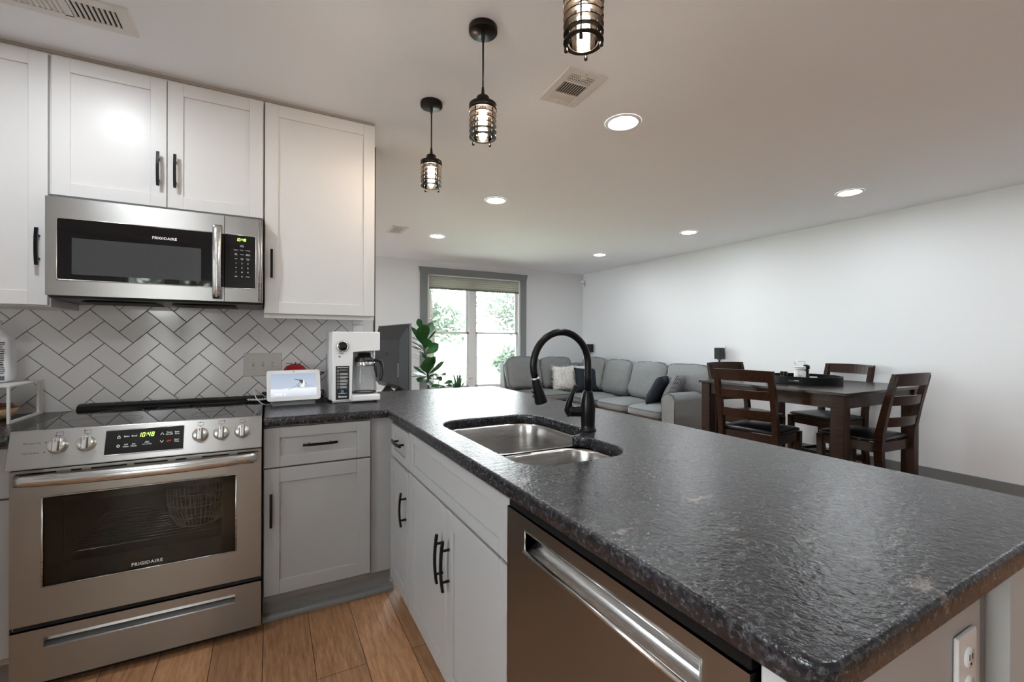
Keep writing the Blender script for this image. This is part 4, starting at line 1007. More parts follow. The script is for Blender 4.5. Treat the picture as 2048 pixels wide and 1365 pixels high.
# map: prism on axis y gives (u, w, v) = x, y, z
scr = part('screen', MB(sm).box(-.107, -.0008, .020, .106, .0006, .139), SCREEN, sd_, False, 'lit screen with a blue and white picture')
part('camera_dot', MB(sm).lathe([(0, .0008), (.0024, .0006), (.0026, 0)], (0, 0, .148), 14, (0, -1, 0)), BLACKP, bz, False)
def flat(b, pts, y=-.0012): b.prism([(x, z) for x, z in pts], 'y', y, y+.0003)
E1 = m_emit('picture_dark', (.10, .09, .10), .6); E2 = m_emit('picture_blue_grey', (.28, .32, .42), .6); E3 = m_emit('picture_cream', (.9, .88, .8), .6); E4 = m_emit('picture_white', (1, 1, 1), .75)
b = MB(sm); flat(b, [(.030, .105), (.022, .100), (.026, .094), (.032, .088), (.037, .080), (.040, .088), (.042, .098), (.040, .105)]); flat(b, [(.000, .1075), (.030, .1005), (.030, .1040), (.004, .1090)])
part('bird_picture', b, E1, scr, False)
b = MB(sm); flat(b, [(-.030, .056), (.010, .075), (.012, .072), (-.029, .0545)]); flat(b, [(.010, .080), (.026, .090), (.028, .087), (.012, .076)]); flat(b, [(.050, .090), (.062, .080), (.060, .077), (.048, .086)]); flat(b, [(.063, .0765), (.098, .064), (.097, .0625), (.062, .074)]); flat(b, [(.012, .074), (.018, .066), (.026, .070), (.022, .077)]); flat(b, [(.050, .076), (.060, .069), (.058, .067), (.048, .073)])
part('bird_picture', b, E2, scr, False)
b = MB(sm); flat(b, [(.040, .108), (.046, .100), (.050, .084), (.047, .066), (.033, .064), (.030, .076), (.038, .084), (.043, .096)], -.0014)
part('bird_picture', b, E3, scr, False)
b = MB(sm); b.text('10:48', (-.075, -.0013, .033), (1, 0, 0), (0, 0, 1), .016, ext=.0001); b.lathe([(0, .0003), (.004, .0003)], (-.045, -.0009, .032), 12, FN)
part('clock_text', b, E4, scr, False)
# light switches
sw = thing('light_switch_plate', 'ivory three-gang light switch plate on the tiled wall', 'light switch', (-.006, -.002, 1.112))
part('cover_plate', MB().box(-.097, -.0085, 1.050, .087, -.0015, 1.176, .003, 2), IVORY, sw)
for i, x in enumerate((-.052, -.005, .042)):
    s_ = part('toggle_slot', MB().box(x-.0055, -.0092, 1.100, x+.0055, -.0084, 1.126), mat('toggle_surround', (.45, .43, .40), .5), sw)
    zz = (.006, .006, -.002)[i]
    part('toggle', MB().hexa([(x-.004, -.009, 1.108), (x+.004, -.009, 1.108), (x+.004, -.009, 1.119), (x-.004, -.009, 1.119), (x-.0035, -.021, 1.113+zz-.004), (x+.0035, -.021, 1.113+zz-.004), (x+.0035, -.021, 1.113+zz+.004), (x-.0035, -.021, 1.113+zz+.004)], .001, 1), mat('toggle_ivory', (.72, .70, .67), .35), s_)
    b = MB()
    for z in (1.085, 1.141): b.lathe([(0, .0006), (.0028, .0005), (.003, 0)], (x, -.0085, z), 10, FN)
    part('screw', b, IVORY, sw)
# red apple ornament behind the display
ap = thing('apple_ornament', 'red apple-shaped ornament with a green leaf behind the smart display', 'ornament', (.150, -.075, ZC))
part('fruit', MB().lathe([(.0, .003), (.030, .0), (.052, .02), (.066, .07), (.068, .12), (.060, .165), (.044, .19), (.022, .200), (.008, .194), (.0, .190)], (.150, -.075, ZC), 28), mat('red_ceramic', (.42, .012, .018), .35, bump=(25, .4)), ap)
b = MB(); L_ = []
for i in range(7):
    t = i/6; wv_ = .018*sin(pi*min(1, t*.95+.03)); x = .150-.004-.042*t; z = ZC+.198+.018*t-.012*t*t; L_.append([(x, -.075-wv_-.01, z), (x, -.085, z+.004), (x, -.075+wv_-.01, z)])
b.ring_loops(L_, False); part('leaf', b, mat('felt_leaf_green', (.05, .26, .05), .7), ap)
part('stalk', MB().tube([(.150, -.075, ZC+.19), (.153, -.077, ZC+.21)], .003, 6), STEM, ap)
b = MB(); L_ = []
for i in range(7):
    t = i/6; wv_ = .014*sin(pi*min(1, t*.95+.03)); x = .155+.055*t; z = ZC+.205-.005*t-.035*t*t; L_.append([(x, -.085-wv_, z), (x, -.087, z+.003), (x, -.085+wv_, z)])
b.ring_loops(L_, False); part('leaf', b, mat('felt_leaf_brown', (.22, .2, .14), .8), ap, True, 'brownish grey leaf')
random.seed(4); b = MB()
for k in range(9): a = radians(200+18*k); r_ = .0655; b.superell((.150+r_*cos(a), -.075+r_*sin(a), ZC+.150+.012*sin(k*2.1)), .007, .004, .006, 2, 2, 2)
part('dots', b, mat('pink_dots', (.75, .42, .42), .5), ap)
# cables
CABW = mat('white_cable', (.75, .75, .76), .5)
solo('charging_cable', MB().tube([(.031, -.218, ZC+.006), (.018, -.245, ZC+.004), (-.005, -.255, ZC+.012), (-.030, -.235, ZC+.035), (-.045, -.21, ZC+.072), (-.040, -.175, ZC+.080), (-.015, -.150, ZC+.055), (.012, -.13, ZC+.03), (.040, -.115, ZC+.008), (.09, -.12, ZC+.004)], .0023, 8), CABW, 'thin white charging cable looping left of the smart display', 'cable')
b = MB(); pts = []
for i in range(30):
    t = i/29; pts.append((-.075+.105*t, -.125-.02*sin(t*3), ZC+.022+.004*sin(t*60)))
solo('phone_cable_coil', MB().tube(pts, .004, 6), CABW, 'twisted white cord lying on the black rear trim of the range', 'cable')
solo('power_adapter', MB().box(-.012, -.062, ZC+.0005, .035, -.022, ZC+.05, .008, 3), mat('dark_green_plastic', (.008, .03, .025), .4), 'small dark power adapter behind the left edge of the smart display', 'adapter')
random.seed(9); pts = []
for i in range(46):
    t = i/45; pts.append((.268+.022*sin(t*17)+.012*sin(t*31), -.055-.05*abs(sin(t*7)), ZC+.006+.17*t*abs(sin(t*5.2+.4))**.8))
solo('cable_tangle', MB().tube(pts, .0032, 6), BLACKP, 'tangled black power cord between smart display and water dispenser', 'cable')
# left end of the counter: riser shelf with a jug on top, wooden tools below
rs = thing('shelf_riser', 'white metal riser shelf standing left of the range', 'shelf', (-1.05, -.17, ZC))
WM = mat('white_enamel', (.66, .655, .63), .4)
b = MB(); b.box(-1.24, -.345, 1.058, -.872, -.045, 1.066, .002); part('top', b, WM, rs)
for x in (-1.235, -.882):
    b = MB()
    b.box(x, -.345, ZC+.0003, x+.008, -.335, 1.058).box(x, -.055, ZC+.0003, x+.008, -.045, 1.058).box(x, -.335, ZC+.0003, x+.008, -.055, ZC+.010).box(x, -.085, ZC+.01, x+.008, -.055, 1.058)
    part('end_frame', b, WM, rs)
jg = thing('bottle', 'white plastic jug with a printed back label on the riser shelf', 'bottle', (-.992, -.155, 1.0663))
part('body', MB().superell((-.992, -.155, 1.0663+.098), .062, .045, .098, 6, 8, 6).lathe([(.05, .0), (.032, .03), (.024, .042), (.024, .05)], (-.992, -.155, 1.255), 20), mat('jug_white', (.78, .79, .82), .35), jg)
part('cap', MB().lathe([(.026, 0), (.0265, .02), (.024, .024), (0, .025)], (-.992, -.155, 1.304), 20), WGLOSS, jg)
b = MB(); random.seed(2)
for i in range(18):
    z = 1.235-.0075*i; b.box(-.965, -.2008, z-.0016 if i % 6 else z-.003, -.965+random.uniform(.018, .026), -.1995, z+.0016)
part('label_print', b, PRINTB, jg); b = MB()
for i in range(9): b.box(-.965+.0028*i, -.2008, 1.078, -.9635+.0028*i, -.1995, 1.096)
part('barcode', b, PRINTB, jg)
wb = thing('wooden_bowl', 'light wooden bowl under the white riser shelf', 'bowl', (-.985, -.20, ZC))
part('bowl', MB().lathe([(.0, .001), (.05, .001), (.075, .02), (.085, .048), (.081, .049), (.07, .022), (.045, .008), (0, .006)], (-.985, -.20, ZC), 32), m_wood('light_wood', (.35, .22, .12), (.55, .38, .22), .5), wb)
solo('rolling_pin', MB().lathe([(.0, 0), (.006, .003), (.008, .012), (.0085, .04), (.0075, .10), (.0085, .2), (0, .205)], (-.905, -.215, ZC+.062), 16, (-1, .1, 0)), m_wood('red_brown_wood', (.12, .03, .012), (.25, .07, .03), .35), 'dark wooden stick handle lying across the bowl under the riser', 'utensil')

# ================================================================== LIVING ROOM
# television on a low white console
tc = thing('tv_console', 'low white console under the television', 'tv stand', (1.02, 2.0, 0))
part('body', MB().box(.86, 1.50, .06, 1.30, 2.72, .64, .004), WGLOSS, tc)
part('plinth', MB().box(.90, 1.54, 0, 1.26, 2.68, .06), GREYP, tc)
tv = thing('television', 'black flat television seen from behind beside the kitchen wall', 'television', (1.195, 2.03, .64), math.atan2(1.2435-1.157, 2.567-1.53)*1.0)
# local: length along Y, screen faces +X, back faces -X
tl_, tb_, tt_ = .52, .085, .77
part('screen_panel', MB().box(.0, -tl_, tb_, .018, tl_, tt_, .003), BLACKG, tv, False)
part('bezel_edge', MB().box(-.0035, -tl_-.0035, tb_-.003, .0165, -tl_+.002, tt_+.0035, .001).box(-.003, -tl_, tt_-.001, .0165, tl_, tt_+.003, .001), mat('tv_bezel_grey', (.20, .20, .21), .4), tv, False)
TVB = mat('tv_back_plastic', (.006, .007, .008), .4, spec=.1, bump=(300, .1))
b = MB(); a_, t_ = .03, .12
b.hexa([(-.001, -tl_+.02, tb_+.01), (-.001, tl_-.02, tb_+.01), (-.001, tl_-.02, tt_-.004), (-.001, -tl_+.02, tt_-.004), (-.055, -tl_+.16, tb_+.06), (-.055, tl_-.06, tb_+.06), (-.055, tl_-.06, tt_-.16), (-.055, -tl_+.16, tt_-.16)], .004)
bk = part('back_cover', b, TVB, tv, False)
part('seam_groove', MB().box(-.0562, -tl_+.15, tt_-.205, -.0548, tl_-.055, tt_-.198).box(-.0562, -tl_+.15, tt_-.178, -.0548, tl_-.055, tt_-.172), DARKGAP, bk, False)
b = MB(); b.tube([(-.056, .07, .47), (-.056, .045, .415), (-.056, .02, .47)], .003, 6); part('emblem', b, mat('emblem_grey', (.09, .09, .10), .4), bk, False)
b = MB()
for i in range(6): b.box(-.0565, -tl_+.172, .235+.024*i, -.054, -tl_+.190, .250+.024*i, .001)
part('sockets', b, mat('socket_metal', (.45, .45, .45), .35, .5), bk, False)
for y in (-.17, .17):
    b = MB(); b.hexa([(-.10, y-.02, 0), (.12, y-.02, 0), (.12, y+.02, 0), (-.10, y+.02, 0), (-.02, y-.012, .1), (.01, y-.012, .1), (.01, y+.012, .1), (-.02, y+.012, .1)], .003); part('foot', b, BLACKP, tv, False)

# sectional sofa
so = thing('sectional_sofa', 'grey fabric corner sectional sofa below the far window and along the right wall', 'sofa', (4.3, 2.4, 0))
part('base', MB().box(4.085, .80, .06, 4.84, 3.46, .295, .01).box(3.285, 2.80, .06, 4.1, 3.46, .295, .01), SOFA, so)
b = MB()
for x, y in ((4.14, .86), (4.79, .86), (4.79, 3.41), (3.35, 3.41), (3.35, 2.88), (4.15, 2.4)): b.cyl((x, y, 0), (x, y, .065), .022, .028, 12)
part('feet', b, BLACKP, so)
def cush(name, c, a, b_, h, R=None, n=6, m=3.2, seed=0, wob=.012, bulge=0, pipe=True, parent=None, fab=SOFA, sub=8):
    mb = MB(); mb.superell(c, a, b_, h, n, m, sub, R, wob, seed, bulge); o = part(name, mb, fab, parent or so)
    if pipe:
        mb = MB(); c = Vector(c)
        for lv in (.42, -.42):
            k = (1-abs(lv)**m)**(1/m); L_ = []
            for i in range(44):
                t = 2*pi*i/44; x = abs(cos(t))**(2/n)*(1 if cos(t) > 0 else -1); y = abs(sin(t))**(2/n)*(1 if sin(t) > 0 else -1)
                p = Vector((x*a*k, y*b_*k, lv*h))*1.008
                L_.append(c+(R @ p if R else p))
            mb.tube(L_, .0034, 6, True)
        part('piping', mb, SEAM, o)
    return o
# arm with a rounded top and a front panel
def armprof(y0, y1, z1, r, x0, x1): 
    P = [(y0, .06), (y1, .06)]+[((y0+y1)/2+(y1-y0)/2*cos(pi*i/12)*1.0, z1-r+r*sin(pi*i/12)) for i in range(13)]
    return MB().prism(P, 'x', x0, x1)
b = armprof(.745, .945, .645, .075, 4.06, 4.845); bmesh.ops.bevel(b.bm, geom=[e for e in b.bm.edges if abs(e.verts[0].co.x-e.verts[1].co.x) < 1e-6], offset=.02, segments=3, affect='EDGES', clamp_overlap=True)
ar = part('arm', b, SOFA, so)
P = [(4.062, .845+.092*cos(pi*i/12), .570+.068*sin(pi*i/12)) for i in range(13)]
part('piping', MB().tube([(4.062, .937, .10)]+P+[(4.062, .753, .10)], .004, 6), SEAM, ar)
b = MB().box(4.68, .76, .06, 4.85, 3.47, .86, .05, 4).box(3.245, 3.33, .06, 4.75, 3.47, .87, .04, 4); part('back_frame', b, SOFA, so)
b = MB().hexa([(3.222, 3.22, .06), (3.26, 3.22, .06), (3.26, 3.47, .06), (3.222, 3.47, .06), (3.222, 3.36, .885), (3.26, 3.36, .885), (3.26, 3.47, .885), (3.222, 3.47, .885)], .01)
part('end_panel', b, SOFA, so)
for i, (ya, yb) in enumerate(((.955, 1.512), (1.518, 2.130), (2.136, 2.765))):
    cush('seat_cushion', (4.36, (ya+yb)/2, .372), .335, (yb-ya)/2, .083, None, 8, 3.4, i, .008, .012)
cush('seat_cushion', (3.70, 3.12, .395), .435, .345, .085, None, 9, 3.4, 5, .006, .006)
cush('seat_cushion', (4.42, 3.08, .375), .31, .31, .082, None, 8, 3.4, 6, .006, .01)
def RX(t, s=0):   # leaning on the right wall: width along Y, height up, slightly turned
    y = Vector((sin(t), 0, cos(t))); x = Vector((0, 1, 0)); m_ = Matrix((x, y, x.cross(y))).transposed(); return Matrix.Rotation(s, 3, 'Z') @ m_
def RY(t, s=0):   # leaning on the far wall
    y = Vector((0, sin(t), cos(t))); x = Vector((1, 0, 0)); m_ = Matrix((x, y, x.cross(y))).transposed(); return Matrix.Rotation(s, 3, 'Z') @ m_
cush('back_cushion', (4.615, 1.01, .775), .345, .185, .105, RX(.20), 5, 2.8, 11, .034)
cush('back_cushion', (4.60, 1.655, .70), .318, .262, .115, RX(.26, .05), 4.5, 2.8, 12, .036)
cush('back_cushion', (4.60, 2.275, .705), .318, .265, .115, RX(.26, -.04), 4.5, 2.8, 13, .036)
cush('back_cushion', (4.605, 2.88, .72), .30, .265, .11, RX(.24), 4.5, 2.8, 14, .034)
cush('back_cushion', (3.535, 3.27, .74), .315, .255, .10, RY(.20, .03), 5, 2.8, 15, .034)
cush('back_cushion', (4.145, 3.265, .73), .31, .25, .10, RY(.22), 5, 2.8, 16, .034)
# throw pillows
def throw(name, label, c, a, h, rot, m_, seed, group=None, fluff=0):
    o = thing(name, label, 'pillow', c, 0, group)
    b = MB(); b.pillow(c, a, a, h, rot, 12, seed); part('cover', b, m_, o)
    if fluff:
        r = random.Random(seed); b = MB()
        for _ in range(fluff):
            u, v = r.uniform(-1, 1), r.uniform(-1, 1); sd = 1 if r.random() < .8 else -1
            t = max(0, (1-u**4)*(1-v**4))**.55; p = Vector((a*u*(1-.09*(1-v*v)), a*v*(1-.09*(1-u*u)), -sd*h*t)); n_ = Vector((u*.35, v*.35, -sd*t)).normalized()
            q = n_.orthogonal(); q = Matrix.Rotation(r.uniform(0, 6.28), 3, n_) @ q; ln = r.uniform(.018, .042)
            tip = p+n_*ln+Vector((r.uniform(-1, 1), r.uniform(-1.2, .6), 0))*.014
            P = [Vector(c)+rot @ x for x in (p-q*.0035, p+q*.0035, tip)]
            b._f([tuple(x) for x in P], [(0, 1, 2)])
        part('shag_pile', b, m_, o)
    return o
throw('throw_pillow', 'fluffy white shag throw pillow in front of the grey back cushion', (4.13, 3.00, .655), .20, .075, RY(.25, -.25), FLUFF, 1, None, 1800)
throw('throw_pillow', 'fluffy white pillow mostly hidden behind the wide navy pillow', (4.43, 2.99, .665), .19, .065, RY(.15, -.4), FLUFF, 2, None, 1200)
throw('throw_pillow', 'dark navy throw pillow lying against the white pillows in the sofa corner', (4.40, 2.77, .635), .20, .07, RY(.33, -.35), NAVY, 3)
throw('throw_pillow', 'dark navy throw pillow leaning toward the sofa arm beside the checked one', (4.38, 1.30, .63), .205, .07, Matrix.Rotation(radians(28), 3, 'Z') @ RY(-.50, 0), NAVY, 4)
throw('throw_pillow', 'grey checked throw pillow leaning behind the sofa arm', (4.47, 1.085, .665), .205, .075, Matrix.Rotation(radians(18), 3, 'Z') @ RY(-.52, 0), HOUND, 5)
# speakers on slim stands
def speaker(x, y, zc, label, ant):
    t = thing('speaker_stand', label, 'speaker', (x, y, 0), 0, 'small speakers on stands'); 
    part('box', MB().box(-.042, -.044, zc-.070, .042, .044, zc+.070, .004), BLACKP, t, False)
    part('grille', MB().box(-.0435, -.038, zc-.064, -.041, .038, zc+.064, .002), mat('speaker_cloth', (.02, .021, .024), .9), t, False)
    part('bracket', MB().cyl((0, 0, zc-.088), (0, 0, zc-.069), .015, .03, 14), GREYP, t, False)
    part('pole', MB().cyl((0, 0, .015), (0, 0, zc-.085), .010, seg=12), BLACKM, t, False)
    part('foot', MB().lathe([(.0, 0), (.052, 0), (.052, .010), (.02, .018), (0, .018)], (0, 0, 0), 28), BLACKM, t, False)
    if ant: part('cable_clip', MB().cyl((.045, -.05, zc+.06), (.045, -.05, zc+.088), .002, seg=6), BLACKM, t, False)
speaker(4.925, .82, 1.098, 'small black speaker on a stand behind the near end of the sofa', True)
sx = speaker(4.925, 3.37, 1.118, 'small black speaker behind the sofa in the far corner, half hidden by the faucet', False)
ms = thing('motion_sensor', 'small white motion sensor high in the far corner', 'sensor', (4.955, 3.62, 2.25))
q45 = Matrix.Translation((4.955, 3.622, 2.272)) @ Matrix.Rotation(radians(-45), 4, 'Z')
part('case', MB(q45).box(-.034, -.026, -.052, .034, .022, .052, .010, 3), WPLAST, ms)
part('lens', MB(q45).box(-.020, -.029, -.030, .020, -.024, .006, .004, 2), mat('sensor_lens', (.5, .5, .5), .3), ms)

# ------------------------------------------------------------------ plants by the window
def leaf(b, base, tip, width, nrm, droop=.0, n=7, obov=.62, fold=.12):
    base, tip, nrm = Vector(base), Vector(tip), Vector(nrm).normalized(); d = tip-base; L_ = d.length; sd = d.cross(nrm).normalized(); nn = sd.cross(d).normalized(); loops = []
    for i in range(n+1):
        t = i/n; s_ = sin(pi*min(1, t**(.9 if obov < .6 else 1.25)))**.75*(.55+.45*t) if 0 < t < 1 else 0.02
        c_ = base+d*t+nn*(droop*sin(pi*t))*L_; hw = width/2*s_*1.15
        loops.append([c_-sd*hw+nn*fold*hw, c_-sd*hw*.5+nn*fold*.2*hw, c_, c_+sd*hw*.5+nn*fold*.2*hw, c_+sd*hw+nn*fold*hw])
    b.ring_loops([[tuple(p) for p in lp] for lp in loops], False)
def bpix(px, py, y):    # a point in the vertical plane at depth y, used to take leaf positions from measurements
    d_ = fw+r2*((px-1024)/896.27)-u2*((py-682.5)/896.27); t = (y-CAM.y)/d_.y; return CAM+d_*t
fg = thing('fiddle_leaf_fig', 'tall fiddle-leaf fig with broad dark leaves left of the far window', 'plant', (1.88, 2.95, 0))
part('pot', MB().lathe([(.0, .0), (.12, 0), (.15, .05), (.165, .30), (.17, .33), (.155, .33), (.15, .29), (0, .29)], (1.88, 2.95, 0), 32), POTW, fg)
def cp2(x, y, dy=0): return bpix(820+x/7.186, 600+y/7.186, 2.95+dy)
part('stem', MB().tube([(1.88, 2.95, .28), (1.89, 2.95, .5), cp2(262, 1130), cp2(250, 1000), cp2(215, 780), cp2(195, 650), cp2(165, 480)], [.016, .015, .013, .012, .010, .008, .005], 8), STEM, fg)
random.seed(21); b = MB()
LV = [((205, 660), (165, 350), .15, -.10, (0, -1, .3)), ((155, 420), (115, 272), .06, -.02, (0, -1, .2)), ((215, 560), (322, 318), .075, .05, (-.3, -1, .2)), ((185, 630), (22, 388), .075, .05, (.5, -.8, .5)), ((232, 590), (376, 445), .05, -.1, (-.5, -.6, .8)),
      ((205, 690), (15, 535), .05, -.05, (.4, -.5, .8)), ((205, 745), (15, 600), .055, .05, (.3, -.4, .9)), ((210, 760), (20, 665), .06, .1, (.2, -.3, 1)), ((215, 700), (265, 555), .10, -.12, (-.2, -1, .2)), ((225, 780), (412, 632), .10, -.06, (-.3, -.9, .5)),
      ((265, 810), (458, 705), .05, -.1, (-.1, -.25, 1)), ((215, 800), (25, 752), .05, -.12, (.1, -.3, 1)), ((180, 890), (14, 805), .035, -.05, (.2, -.2, 1)), ((225, 830), (158, 770), .07, -.06, (0, -.8, .5)), ((262, 1060), (245, 822), .165, -.10, (.05, -1, .25)), ((270, 960), (370, 815), .055, -.1, (-.3, -.8, .4)),
      ((262, 1070), (495, 885), .075, -.12, (-.25, -.6, .8)), ((255, 1085), (45, 955), .07, .05, (.3, -.5, .8)), ((250, 1095), (120, 970), .07, -.06, (.2, -.6, .8)), ((245, 1100), (12, 1050), .075, -.12, (.1, -.5, .9)), ((242, 1115), (8, 1115), .04, -.1, (.0, -.15, 1)), ((255, 1120), (110, 1180), .085, -.16, (-.1, -.6, .9)), ((262, 1115), (330, 1070), .05, -.1, (0, -.5, 1)), ((270, 1140), (420, 1150), .05, -.05, (0, -.4, 1)), ((258, 1150), (290, 1240), .07, -.1, (0, -1, .3))]
for (b0, t0, w_, dy, nn_) in LV: leaf(b, cp2(*b0), cp2(*t0, dy*1.6), w_*1.55, nn_, random.uniform(-.06, .06))
part('foliage', b, LEAFD, fg)
def stool(x, y, h, label):
    t = thing('plant_stool', label, 'stool', (x, y, 0), 0, 'plant stools under the window')
    part('top', MB().lathe([(.0, h-.025), (.15, h-.025), (.155, h-.015), (.15, h), (0, h)], (x, y, 0), 28), WGLOSS, t)
    for k in range(3): a = k*2.094+.3; part('leg', MB().cyl((x+.12*cos(a), y+.12*sin(a), 0), (x+.09*cos(a), y+.09*sin(a), h-.024), .012, .016, 10), WGLOSS, t)
stool(2.44, 3.28, .40, 'small white stool under the spiky green plant'); stool(2.14, 3.32, .32, 'small white stool under the round-leaved plant')
sp_ = thing('spider_plant', 'spiky green potted plant with arching blades in front of the far window', 'plant', (2.44, 3.28, .40))
part('pot', MB().lathe([(.0, 0), (.07, 0), (.095, .13), (.1, .14), (.09, .14), (.085, .12), (0, .12)], (2.44, 3.28, .4003), 24), POTW, sp_)
b = MB(); random.seed(31)
for i in range(44):
    a = random.uniform(0, 6.28); r_ = random.uniform(.03, .20); h_ = random.uniform(.12, .34)*(1.15-r_*2.2); o = Vector((2.44+.03*cos(a), 3.28+.03*sin(a), .52))
    pts = [o+Vector((cos(a)*r_*t, sin(a)*r_*t, h_*(1.6*t-.75*t*t))) for t in (0, .25, .5, .75, 1)]; sd = Vector((-sin(a), cos(a), .2)); L_ = []
    for p, ww in zip(pts, (.007, .010, .009, .006, .001)): L_.append([tuple(p-sd*ww), tuple(p+Vector((0, 0, -.002))), tuple(p+sd*ww)])
    b.ring_loops(L_, False)
part('foliage', b, LEAFG, sp_)
b = MB(); random.seed(33)
for i in range(16):
    a = random.uniform(-.9, .5); r_ = random.uniform(.14, .26); h_ = random.uniform(.05, .17); o = Vector((2.46, 3.27, .53))
    b.tube([o+Vector((cos(a)*r_*t, sin(a)*r_*t*.6, h_*(2.2*t-1.2*t*t))) for t in (0, .35, .7, 1)], .0016, 4)
part('runners', b, mat('pale_pink_stems', (.45, .33, .33), .8), sp_, True, 'pale pinkish trailing stems')
rp = thing('rubber_plant', 'low potted plant with rounded leaves between the fig and the spiky plant', 'plant', (2.14, 3.32, .32))
part('pot', MB().lathe([(.0, 0), (.08, 0), (.105, .15), (.11, .16), (.1, .16), (.095, .14), (0, .14)], (2.14, 3.32, .3203), 24), POTW, rp)
def cp3(x, y, dy=0): return bpix(820+x/7.186, 600+y/7.186, 3.30+dy)
b = MB(); base = Vector((2.14, 3.32, .455))
tips = [((430, 1085), (525, 1078), .10), ((440, 1090), (350, 1090), .10), ((480, 1210), (615, 1180), .11), ((500, 1235), (610, 1240), .07), ((470, 1230), (300, 1255), .09), ((380, 1080), (450, 1170), .10), ((330, 1120), (280, 1140), .07), ((520, 1240), (470, 1265), .08)]
for b0, t0, w_ in tips: leaf(b, cp3(*b0), cp3(*t0, -.06), w_, (0, -.6, .9), .05)
part('foliage', b, LEAFD, rp)
b = MB()
for b0, t0, w_ in tips: q = cp3(*b0); b.tube([base, (base+q)/2+Vector((0, 0, .04)), q], .004, 6)
part('stems', b, STEM, rp)

# ------------------------------------------------------------------ dining table, chairs, tray
trz = 0.0; tcx, tcy = 4.03, -.663; hw = .59; TH = .90
tb_ = thing('dining_table', 'square dark brown counter-height dining table', 'dining table', (tcx, tcy, 0), trz)
part('tabletop', MB().box(-hw, -hw, TH-.022, hw, hw, TH, .004, 2), ESPTOP, tb_, False)
b = MB(); a_ = hw-.035
b.box(-a_, -a_, TH-.115, a_, -a_+.022, TH-.0225).box(-a_, a_-.022, TH-.115, a_, a_, TH-.0225).box(-a_, -a_+.022, TH-.115, -a_+.022, a_-.022, TH-.0225).box(a_-.022, -a_+.022, TH-.115, a_, a_-.022, TH-.0225)
part('apron', b, ESPRESSO, tb_, False)
for sx_ in (-1, 1):
    for sy_ in (-1, 1):
        cx_, cy_ = sx_*(hw-.062), sy_*(hw-.062); part('leg', MB().box(cx_-.043, cy_-.043, 0, cx_+.043, cy_+.043, TH-.0227, .004, 2), ESPRESSO, tb_, False)
ch = thing('dining_chair', '', 'dining chair', (0, 0, 0), 0, 'dining chairs around the table')
sw_ = .225
b = MB()
for rail in (((-sw_+.02, .165), (sw_-.02, .185)),): b.box(-.20, .165, .475, .20, .187, .545, .003)
b.box(-.20, -.215, .475, .20, -.195, .545, .003).box(-.215, -.20, .475, -.195, .18, .545, .003).box(.195, -.20, .475, .215, .18, .545, .003)
part('seat_frame', b, ESPRESSO, ch, False)
b = MB(); b.superell((0, -.005, .562), .228, .205, .024, 9, 2.6, 8, None, .004, 3, .012); part('seat', b, LEATHER, ch, False, 'black leather seat pad')
for s_ in (-1, 1):
    x = s_*.205
    part('leg', MB().hexa([(x-.017, .158, 0), (x+.017, .158, 0), (x+.017, .192, 0), (x-.017, .192, 0), (x-.023, .150, .545), (x+.023, .150, .545), (x+.023, .196, .545), (x-.023, .196, .545)], .003), ESPRESSO, ch, False)
    b = MB(); L_ = []
    for z, y, hy in ((0, -.255, .022), (.25, -.225, .024), (.50, -.212, .026), (.62, -.220, .025), (.80, -.255, .021), (1.0, -.302, .017), (1.018, -.306, .015)): L_.append([(x-.019, y-hy, z), (x+.019, y-hy, z), (x+.019, y+hy, z), (x-.019, y+hy, z)])
    b.ring_loops(L_, True, True, True, False); part('leg', b, ESPRESSO, ch, False)
def slat(z0, z1, xw, th, crown=0):
    b = MB(); L_ = []; n = 12
    for i in range(n+1):
        t = -1+2*i/n; x = t*xw; cv = -.028*(1-t*t)
        yb = lambda z: -.212-.0945*max(0, (z-.50))/.5*1.0+.006
        zt_ = z1+crown*(1-t*t)
        L_.append([(x, yb(z0)+cv-th, z0), (x, yb(z0)+cv+th, z0), (x, yb(zt_)+cv+th, zt_), (x, yb(zt_)+cv-th, zt_)])
    b.ring_loops(L_, True, True, True, False); return b
part('top_rail', slat(.948, 1.032, .226, .012, .004), ESPRESSO, ch, False)
part('back_slat', slat(.812, .878, .19, .009), ESPRESSO, ch, False)
part('back_slat', slat(.660, .726, .19, .009), ESPRESSO, ch, False)
b = MB(); b.box(-.20, -.222, .16, .20, -.206, .19).box(-.20, .166, .22, .20, .184, .25).box(-.212, -.21, .20, -.198, .17, .228).box(.198, -.21, .20, .212, .17, .228)
part('stretchers', b, ESPRESSO, ch, False)
for i, (x, y, r_, lab) in enumerate(((3.497, -.624, -81.6, 'dark dining chair at the near left of the table, its slatted back toward the counter'), (4.10, -.130, 171, 'dark dining chair at the far left behind the table, nearest the sofa'), (4.60, -.545, 79, 'dark dining chair against the white wall behind the table, facing the camera'), (3.965, -1.118, -3.8, 'dark dining chair at the right side of the table, seen from the side'))):
    c = ch if i == 0 else copy_tree(ch); c.location = (x, y, 0); c.rotation_euler = (0, 0, radians(r_)); c['label'] = lab
